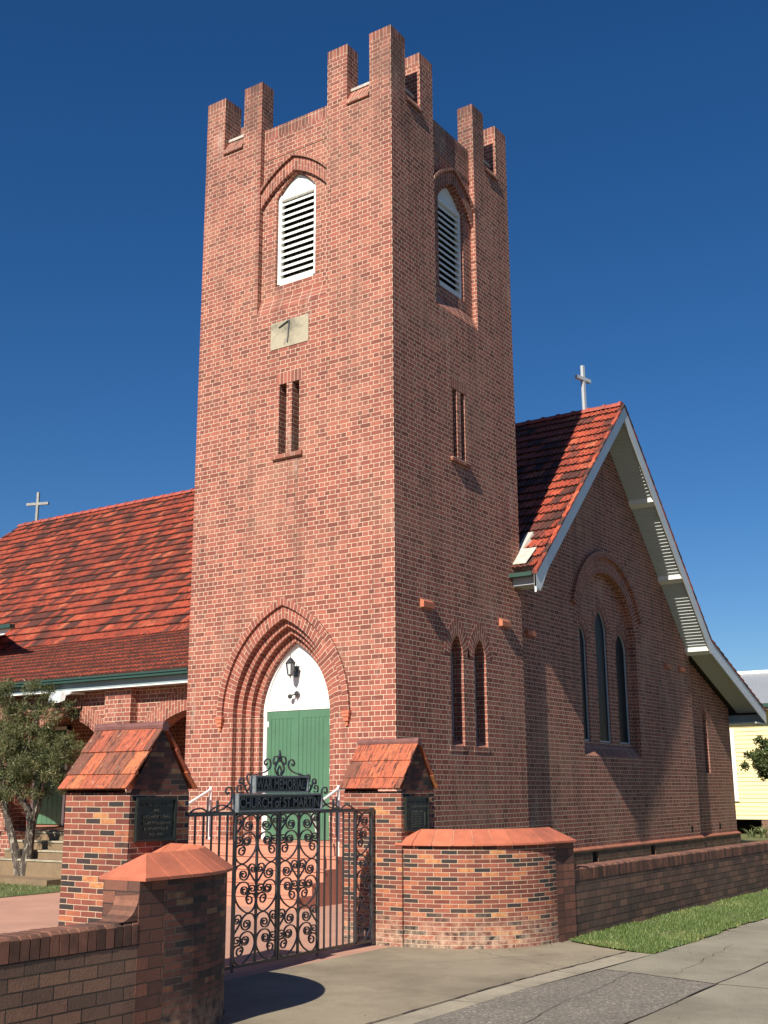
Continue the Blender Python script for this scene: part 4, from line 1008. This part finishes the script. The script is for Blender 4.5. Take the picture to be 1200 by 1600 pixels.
# crossing spiral of the last scroll built as its own small curl
def motif(mb, yc, ztop, sgn, w_, h_):
    for c in HALF:
        ribbon(mb, [(yc+sgn*(x-305)/252*w_, ztop-(z-75)/628*h_) for x, z in c], .012, .016, sub=4)
zT, zB = 1.49, .06
cen = -6.25; W2 = .34
leafs = []
for s, lab in ((-1, 'left'), (1, 'right')):
    fr = MB()
    yo, yi = cen+s*1.72, cen+s*.006
    lo_, hi_ = sorted((yo, yi))
    bar(fr, (lo_, zT), (hi_, zT), .03, .03); bar(fr, (lo_, zB), (hi_, zB), .03, .03)
    bar(fr, (yo-s*.02, zB-.04), (yo-s*.02, zT+.03), .045, .045)
    bar(fr, (cen+s*.68, zB), (cen+s*.68, zT), .03, .03); bar(fr, (cen+s*1.37, zB), (cen+s*1.37, zT), .03, .03)
    bar(fr, (cen+s*.02, zB), (cen+s*.02, zT), .02, .024); bar(fr, (cen+s*.34, zB), (cen+s*.34, zT), .022, .022)
    bar(fr, (cen+s*.68, zB), (cen+s*.68, zB-.05), .02, .02)
    leaf = fr.obj('gate_leaf', gate, label='%s leaf of the wrought iron gate' % lab)
    for k in range(1, 6):
        b = MB(); y = cen+s*(.68+.115*k); bar(b, (y, zB), (y, zT), .016, .016); b.obj('bar', leaf)
    sc = MB(); rh_ = (zT-zB-.02)/3
    for r in range(3):
        zt = zT-.012-rh_*r
        if r % 2 == 0:
            motif(sc, cen+s*.0, zt, s, W2, rh_); motif(sc, cen+s*.68, zt, -s, W2, rh_)
        else:
            motif(sc, cen+s*.34, zt, 1, W2*.98, rh_); motif(sc, cen+s*.34, zt, -1, W2*.98, rh_)
        motif(sc, cen+s*(1.38 if r % 2 == 0 else 1.69), zt, s if r % 2 == 0 else -s, .30, rh_)
    sc.obj('scrollwork', leaf)
    cr_ = MB(); bar(cr_, (cen+s*.66, 1.508), (cen+s*1.36, 1.508), .012, .014)
    ribbon(cr_, [(cen+s*y, z) for y, z in ((.70, 1.51), (.80, 1.56), (.90, 1.575), (1.0, 1.55), (1.06, 1.515))]); ribbon(cr_, [(cen+s*y, z) for y, z in ((1.1, 1.52), (1.18, 1.55), (1.27, 1.54), (1.33, 1.51))])
    bar(cr_, (cen+s*.95, 1.50), (cen+s*.95, 1.62), .02, .02)
    ribbon(cr_, [(cen+s*y, z) for y, z in ((1.02, 1.515), (.9, 1.53), (.82, 1.56), (.75, 1.62), (.735, 1.70), (.77, 1.745), (.82, 1.74), (.835, 1.70), (.80, 1.68), (.785, 1.70))])
    cr_.obj('cresting', leaf)
def signbox(y0, y1, z0, z1, txt, size, sx):
    b = MB(); x0, x1 = GX-.03, GX+.05
    b.box((x0, y0+.01, z0+.01), (x0+.02, y1-.01, z1-.01), 'iron')
    for a in ((y0, y0+.018, z0, z1), (y1-.018, y1, z0, z1), (y0+.018, y1-.018, z0, z0+.018), (y0+.018, y1-.018, z1-.018, z1)): b.box((x0, a[0], a[2]), (x1, a[1], a[3]), 'frameiron')
    o_ = b.obj('sign_box', gate, label='recessed black sign reading %s' % txt)
    F = Frame((x0+.02, 0, 0), (0, 1, 0), (-1, 0, 0))
    text_mesh(txt, size, F, (y0+y1)/2, z0+.042, -.02, .02, 'letter', o_, 'lettering', fit=(y1-y0)-.085)
MAT['frameiron'] = plain('grey_iron_edge', (.16, .18, .19), .4, .3, 25, spec=.8)  # sign rim, a lighter grey than the gate's iron
signbox(-6.945, -5.56, 1.505, 1.685, 'CHURCH of ST MARTIN', .140, .90)
signbox(-6.69, -5.81, 1.69, 1.865, 'WAR MEMORIAL', .140, .82)
cr_ = MB(); zc = 1.868
for s in (-1, 1):
    f = lambda L: [(cen+s*y, z) for y, z in L]
    ribbon(cr_, f([(.44, zc), (.34, zc+.012), (.22, zc+.04), (.15, zc+.09), (.16, zc+.15), (.21, zc+.165), (.25, zc+.13), (.225, zc+.10), (.205, zc+.125)]), .011)
    ribbon(cr_, f([(.0, zc+.14), (.035, zc+.19), (.09, zc+.185), (.105, zc+.13), (.07, zc+.11), (.06, zc+.14)]), .011)
    ribbon(cr_, f([(0, zc+.24), (.03, zc+.15), (.075, zc+.07), (.04, zc+.01), (0, zc)]), .011)
    ribbon(cr_, f([(0, zc+.10), (.03, zc+.05), (.02, zc+.01)]), .009)
    # side scrolls by the upper sign
    ribbon(cr_, f([(.455, 1.86), (.49, 1.88), (.52, 1.85), (.50, 1.80), (.47, 1.76), (.49, 1.72), (.53, 1.72), (.54, 1.76), (.515, 1.77)]), .011)
    ribbon(cr_, f([(.50, 1.69), (.56, 1.76), (.575, 1.83), (.62, 1.83), (.63, 1.79), (.60, 1.78), (.595, 1.80)]), .011)
    ribbon(cr_, f([(.59, 1.70), (.66, 1.70), (.665, 1.75), (.625, 1.765), (.60, 1.735), (.635, 1.73)]), .011)
bar(cr_, (cen, zc+.16), (cen, zc+.26), .014, .014)
cr_.obj('finial_scrolls', gate, label='spiked scroll cresting above the name sign')

# ================================================================== PLANTS
def leaf_cloud(mb, clumps, n, L, Wd, m, rnd, droop=0.0, flat=0.):
    tot = sum(c[3]**2 for c in clumps)
    for (cx, cy, cz, r, rz_) in clumps:
        k = int(n*r*r/tot); base = rnd.random()*.35
        for _ in range(k):
            th = rnd.uniform(0, 2*math.pi); ph = math.acos(rnd.uniform(-1, 1)); rr = (rnd.random()**.45)
            p = Vector((cx+r*rr*math.sin(ph)*math.cos(th), cy+r*rr*math.sin(ph)*math.sin(th), cz+rz_*rr*math.cos(ph)))
            d = Vector((rnd.gauss(0, 1), rnd.gauss(0, 1), rnd.gauss(.4-droop, 1))).normalized()
            s = d.cross(Vector((rnd.gauss(0, 1), rnd.gauss(0, 1), rnd.gauss(0, 1)))).normalized()*Wd*rnd.uniform(.7, 1.3)/2
            l_ = d*L*rnd.uniform(.6, 1.35); t = min(1, max(0, base+rnd.gauss(.33, .2)))
            mb.face([p-s*.3, p+l_*.5-s, p+l_, p+l_*.5+s], [(0, 0)]*4, m, t)
rnd = random.Random(21)
tree = thing('bottlebrush_tree', (-8.65, -.34, 0), 'small bushy tree with pale flaking trunk in front of the brick arcade', 'tree')
TX, TY = -8.65, -.34
tk = MB()
def limb(pts, r): tk.tube([(TX+a, TY+b, c) for a, b, c in pts], [q*.82 for q in r], 8, 'bark')
limb([(0, 0, -.05), (.02, 0, .1), (.10, 0, .5), (.12, .02, .9), (.13, .03, 1.2)], [.20, .16, .13, .115, .12])
limb([(-.05, 0, .0), (-.15, -.02, .35), (-.32, -.05, .8), (-.52, -.08, 1.25), (-.62, -.1, 1.7), (-.75, -.1, 2.2)], [.14, .12, .10, .085, .07, .05])
limb([(.13, .03, 1.12), (.02, .0, 1.4), (-.2, -.05, 1.65), (-.45, -.1, 2.0), (-.6, -.1, 2.6), (-.6, 0, 3.2)], [.11, .09, .08, .07, .05, .03])
limb([(.13, .03, 1.12), (.25, .05, 1.45), (.33, .05, 1.8), (.45, 0, 2.2), (.7, 0, 2.6)], [.10, .08, .06, .05, .03])
limb([(.3, .05, 1.7), (.6, -.1, 1.95), (.95, -.2, 2.3)], [.05, .035, .02]); limb([(-.45, -.1, 2.0), (0, -.15, 2.5), (.2, -.1, 3.0), (.25, 0, 3.5)], [.06, .045, .03, .02])
limb([(-.2, -.05, 1.65), (-.7, .1, 1.9), (-1.2, .15, 2.4)], [.06, .04, .02])
tk.obj('trunk', tree, smooth=True)
cl_ = MB(); clumps = []
for (a, b, c, r, rz_) in [(-.35, 0, 3.45, .52, .42), (.15, .0, 3.0, .5, .4), (-.8, 0, 2.95, .6, .5), (-1.4, .1, 2.6, .65, .55), (-.25, -.25, 2.55, .55, .45), (.45, -.1, 2.4, .5, .38), (.95, -.15, 2.38, .42, .30), (1.2, -.2, 2.62, .24, .18), (.7, .0, 1.98, .42, .28), (.15, -.3, 2.0, .42, .32), (-.6, -.3, 2.1, .5, .35), (-1.2, -.1, 1.95, .5, .4), (-.05, .1, 3.75, .25, .22), (.3, .0, 3.35, .25, .22), (-2.0, 0, 2.7, .6, .6), (-1.7, 0, 3.3, .5, .4), (-1.0, 0, 3.6, .4, .3), (.45, -.2, 2.85, .28, .2), (.75, -.2, 2.55, .4, .3), (1.1, -.1, 2.2, .4, .3), (.5, -.3, 2.15, .45, .35), (-.3, -.3, 2.9, .5, .4), (0, -.3, 2.3, .5, .4), (-1.0, -.3, 2.4, .6, .5), (-.5, -.2, 3.6, .45, .35), (-.9, -.2, 1.65, .35, .25), (.95, 0, 1.85, .25, .16)]:
    for k in range(9):
        q = rnd.uniform(.14, .36); clumps.append((TX+a+rnd.gauss(0, r*.62), TY+b+rnd.gauss(0, r*.55), c+rnd.gauss(0, rz_*.62), r*q+.04, rz_*q+.04))
leaf_cloud(cl_, clumps, 44000, .085, .014, 'leafA', rnd)
for k in range(1): ball(cl_, (-9.75, -.7, 3.72), .035, 'redflower', 6)
cl_.obj('crown', tree, label='airy grey green crown of fine leaves with gaps')
# overhanging shrub at the right edge
sh = thing('garden_tree', (1.9, 18.5, 0), 'dark glossy leaved tree branch in front of the yellow house at the right edge', 'tree')
tk = MB(); tk.tube([(1.9, 18.5, -.05), (1.85, 18.5, .9), (1.9, 18.45, 1.7), (1.8, 18.4, 2.5), (1.9, 18.4, 3.4)], [.10, .085, .07, .05, .02], 8, 'bark')
tk.tube([(1.88, 18.45, 1.5), (1.4, 18.35, 2.0), (.95, 18.3, 2.4), (.45, 18.3, 2.6)], [.05, .035, .025, .012], 6, 'bark'); tk.tube([(1.88, 18.45, 1.9), (1.4, 18.6, 2.35), (.9, 18.5, 2.9)], [.04, .025, .012], 6, 'bark'); tk.obj('trunk', sh, smooth=True)
cl_ = MB(); clumps = []
for (a, c, r) in [(.40, 2.55, .30), (.75, 2.35, .36), (.7, 2.85, .32), (1.15, 2.6, .42), (1.2, 3.0, .38), (1.5, 2.3, .4), (1.7, 2.9, .5), (1.05, 2.1, .28), (2.1, 2.6, .6), (2.0, 3.4, .5), (2.6, 2.9, .6)]:
    for k in range(7):
        clumps.append((a+rnd.gauss(0, r*.5), 18.4+rnd.gauss(0, r*.55), c+rnd.gauss(0, r*.5), r*.46, r*.40))
leaf_cloud(cl_, clumps, 20000, .10, .045, 'leafB', rnd); cl_.obj('crown', sh)
def strap_plant(x, y, h, lab, n=60):
    t = thing('strappy_plant', (x, y, 0), lab, 'plant', 'strappy plants by the yellow house')
    b = MB()
    for _ in range(n):
        a = rnd.uniform(0, 2*math.pi); L = h*rnd.uniform(.6, 1.2); d = Vector((math.cos(a), math.sin(a), 0)); s = Vector((-d.y, d.x, 0))*.02
        p = [Vector((x, y, 0))+d*rnd.uniform(0, .12)]; tt = rnd.random()
        prev = None
        for k in range(5):
            f = k/4; q = p[0]+d*L*.75*f**1.4+Vector((0, 0, L*(f*1.35-f*f*.75))); ww = s*(1-f*.9)
            if prev: b.face([prev[0]-prev[1], prev[0]+prev[1], q+ww, q-ww], [(0, 0)]*4, 'leafC', tt)
            prev = (q, ww)
    b.obj('leaves', t)
for i, (x, y, h) in enumerate([(-2.55, 27.4, .5), (-2.05, 27.2, .62), (-1.55, 27.4, .6), (-1.2, 27.0, .55)]):
    strap_plant(x, y, h, ['short strappy plant nearest the church corner', 'taller pale strappy plant second from the church corner', 'arching strappy plant third from the church corner', 'strappy plant at the right edge of the photo under the yellow house'][i])
# grass
def grass(name, poly_fn, n, L, seed, zb):
    r = random.Random(seed); b = MB()
    for _ in range(n):
        x, y = poly_fn(r)
        pn = math.sin(x*4.3+1)*math.sin(y*2.7)+.6*math.sin(x*9+y*5)+r.gauss(0, .5)
        if pn < -1.1: continue
        h = L*r.uniform(.4, 1.2)*(1+.35*max(-1, min(1, pn))); a = r.uniform(0, 6.283); d = Vector((math.cos(a), math.sin(a), 0)); s = Vector((-d.y, d.x, 0))*.004*r.uniform(.8, 1.6)
        p = Vector((x, y, zb)); q = p+d*h*r.uniform(.1, .7)+Vector((0, 0, h)); t = min(1, max(0, r.gauss(.42, .2)+(.35 if math.sin(x*3.1+y*1.3)*math.sin(y*2.3) > .6 and r.random() < .5 else 0)))
        b.face([p-s, p+s, q], [(0, 0)]*3, 'blade', t)
    o_ = b.obj(name); o_['kind'] = 'stuff'; o_['label'] = 'short green grass' ; o_['category'] = 'grass'; return o_
def verge(r):
    while True:
        y = -3.6+(r.random()**1.7)*22; x = r.uniform(4.375, 5.72)
        xl = 4.375 if y > -2.95 else 4.375+(-2.95-y)*.5/.25*.35
        edge = 5.635+.025*math.sin(y*2.1)+.015*math.sin(y*7)+.012*math.sin(y*17+1)+r.gauss(0, .02)
        if y < -3.0 and (-3.0-y) > .57*max(0, (x-4.36)/1.14)**.8+.02: continue
        if x > edge: continue
        return x, y
r_ = random.Random(3)
def edge_x(y): return 5.63+.025*math.sin(y*2.1)+.015*math.sin(y*7)+.012*math.sin(y*17+1)
vp = [(4.36, -2.95)]+[(4.36+(5.5-4.36)*k/14, -3.0-.55*(k/14)**.8+r_.uniform(-.02, .02)) for k in range(1, 15)]
ye = -3.4
while ye < 20: vp.append((edge_x(ye)-.02+r_.uniform(-.008, .008), ye)); ye += .12
vp += [(5.63, 60), (4.36, 60)]
o_ = grass('grass_verge', verge, 70000, .032, 4, .018); o_['label'] = 'strip of short green grass between the low brick wall and the footpath'
sheet('verge_ground', vp, .0165, 'lawn')
def lawnf(r):
    y = -9.5+9.8*r.random(); return -6.07-r.random()**1.3*9, y
o_ = grass('front_lawn_grass', lawnf, 22000, .05, 5, .013); o_['label'] = 'patch of sunlit lawn behind the left gate pillar'
mb = MB()
r_ = random.Random(9)
for _ in range(900):
    a = r_.uniform(0, 6.28); q = r_.random()**.6*1.3; x, y = TX+math.cos(a)*q, TY-.25+math.sin(a)*q*.5
    if y > .2: continue
    b_ = r_.uniform(0, 6.28); s = .03; mb.face([(x, y, .022), (x+s*math.cos(b_), y+s*math.sin(b_), .035), (x+s*math.cos(b_+1), y+s*math.sin(b_+1), .024)], [(0, 0)]*3, 'leafC', r_.random())
o_ = mb.obj('leaf_litter'); o_['kind'] = 'stuff'; o_['label'] = 'dry leaf litter around the foot of the tree'; o_['category'] = 'leaves'

mb = MB(); r_ = random.Random(31)
for _ in range(520):
    q = r_.random()
    if q < .35: x, y = 5.66+abs(r_.gauss(0, .12)), r_.uniform(-3.6, 8)
    elif q < .6:
        a = R_(r_.uniform(-90, 0)); rr = 1.30+abs(r_.gauss(0, .10)); x, y = 3.06+rr*math.cos(a), -3.19+rr*math.sin(a)
    elif q < .75: x, y = 5.19+r_.gauss(0, .03), r_.uniform(-9, -3.6)
    else: x, y = r_.uniform(3.2, 8), r_.uniform(-9, -3.7)
    b_ = r_.uniform(0, 6.28); s = r_.uniform(.006, .022); z = .018
    mb.face([(x, y, z), (x+s*math.cos(b_), y+s*math.sin(b_), z+s*.3), (x+s*.8*math.cos(b_+1), y+s*.8*math.sin(b_+1), z+.001)], [(0, 0)]*3, r_.choice(['leafC', 'soil', 'soil', 'crack']), r_.random())
o_ = mb.obj('leaf_litter'); o_['kind'] = 'stuff'; o_['label'] = 'scattered leaf bits and grit on the paving'; o_['category'] = 'leaves'
mb = MB()
crack(jit((5.9, -4.9), (6.3, -9.5), 22, .03), .0025, .0172); crack(jit((3.9, -4.4), (5.2, -4.9), 14, .03), .002, .0125); crack(jit((5.7, .6), (6.9, 1.2), 10, .04), .003, .0172); crack(jit((6.9, -3.2), (8.2, -3.9), 12, .04), .003, .0172)
crack(jit((6.1, -2.4), (6.3, -4.8), 14, .03), .002, .0172)
o_ = mb.obj('paving_cracks'); o_['kind'] = 'structure'
# ================================================================== YELLOW HOUSE
hs = thing('yellow_house', (0, 30, 0), 'pale yellow weatherboard house with grey iron roof on the right behind the church', 'house')
b = MB(); z = .57
while z < 4.75:
    b.hexa([(-5.5, 29.97, z), (12, 29.97, z), (12, 30.1, z), (-5.5, 30.1, z), (-5.5, 30.0, z+.16), (12, 30.0, z+.16), (12, 30.1, z+.16), (-5.5, 30.1, z+.16)], 'yellow'); z += .16
b.box((-5.5, 30.1, .57), (12, 38, 4.7), 'yellow'); b.obj('weatherboard_wall', hs)
b = MB(); x = -6.2
while x < 12.5:
    b.face([(x, 29.2, 4.92), (x+.05, 29.2, 4.95), (x+.05, 32.9, 6.48), (x, 32.9, 6.45)], m='corr'); b.face([(x+.05, 29.2, 4.95), (x+.1, 29.2, 4.92), (x+.1, 32.9, 6.45), (x+.05, 32.9, 6.48)], m='corr'); x += .1
b.face([(-6.2, 32.9, 6.46), (12.5, 32.9, 6.46), (12.5, 38.5, 4.5), (-6.2, 38.5, 4.5)], m='corr'); b.obj('iron_roof', hs)
b = MB(); b.tube([(-6.2, 32.9, 6.5), (12.5, 32.9, 6.5)], .09, 8, 'white'); b.obj('ridge_capping', hs)
b = MB(); b.box((-6.2, 29.1, 4.78), (12.5, 29.22, 4.93), 'gutter'); b.box((-6.2, 29.22, 4.72), (12.5, 29.97, 4.76), 'soffit'); b.obj('gutter', hs)
b = MB(); b.box((-4.7, 29.9, 1.25), (-3.68, 29.965, 4.05), 'white'); wf = b.obj('window', hs, label='tall white framed window at the left of the house')
b = MB(); b.box((-4.6, 29.88, 3.0), (-3.86, 29.898, 3.95), 'bluegrey'); b.obj('pane', wf)
for x in (-4.6, -2.9, -.6, 2):
    b = MB(); b.box((x, 30.0, -.02), (x+.5, 30.4, .56), 'stump'); b.obj('brick_stump', hs)
b = MB(); b.box((-5.5, 31.5, -.02), (12, 31.6, .57), 'black'); b.obj('underfloor', hs)
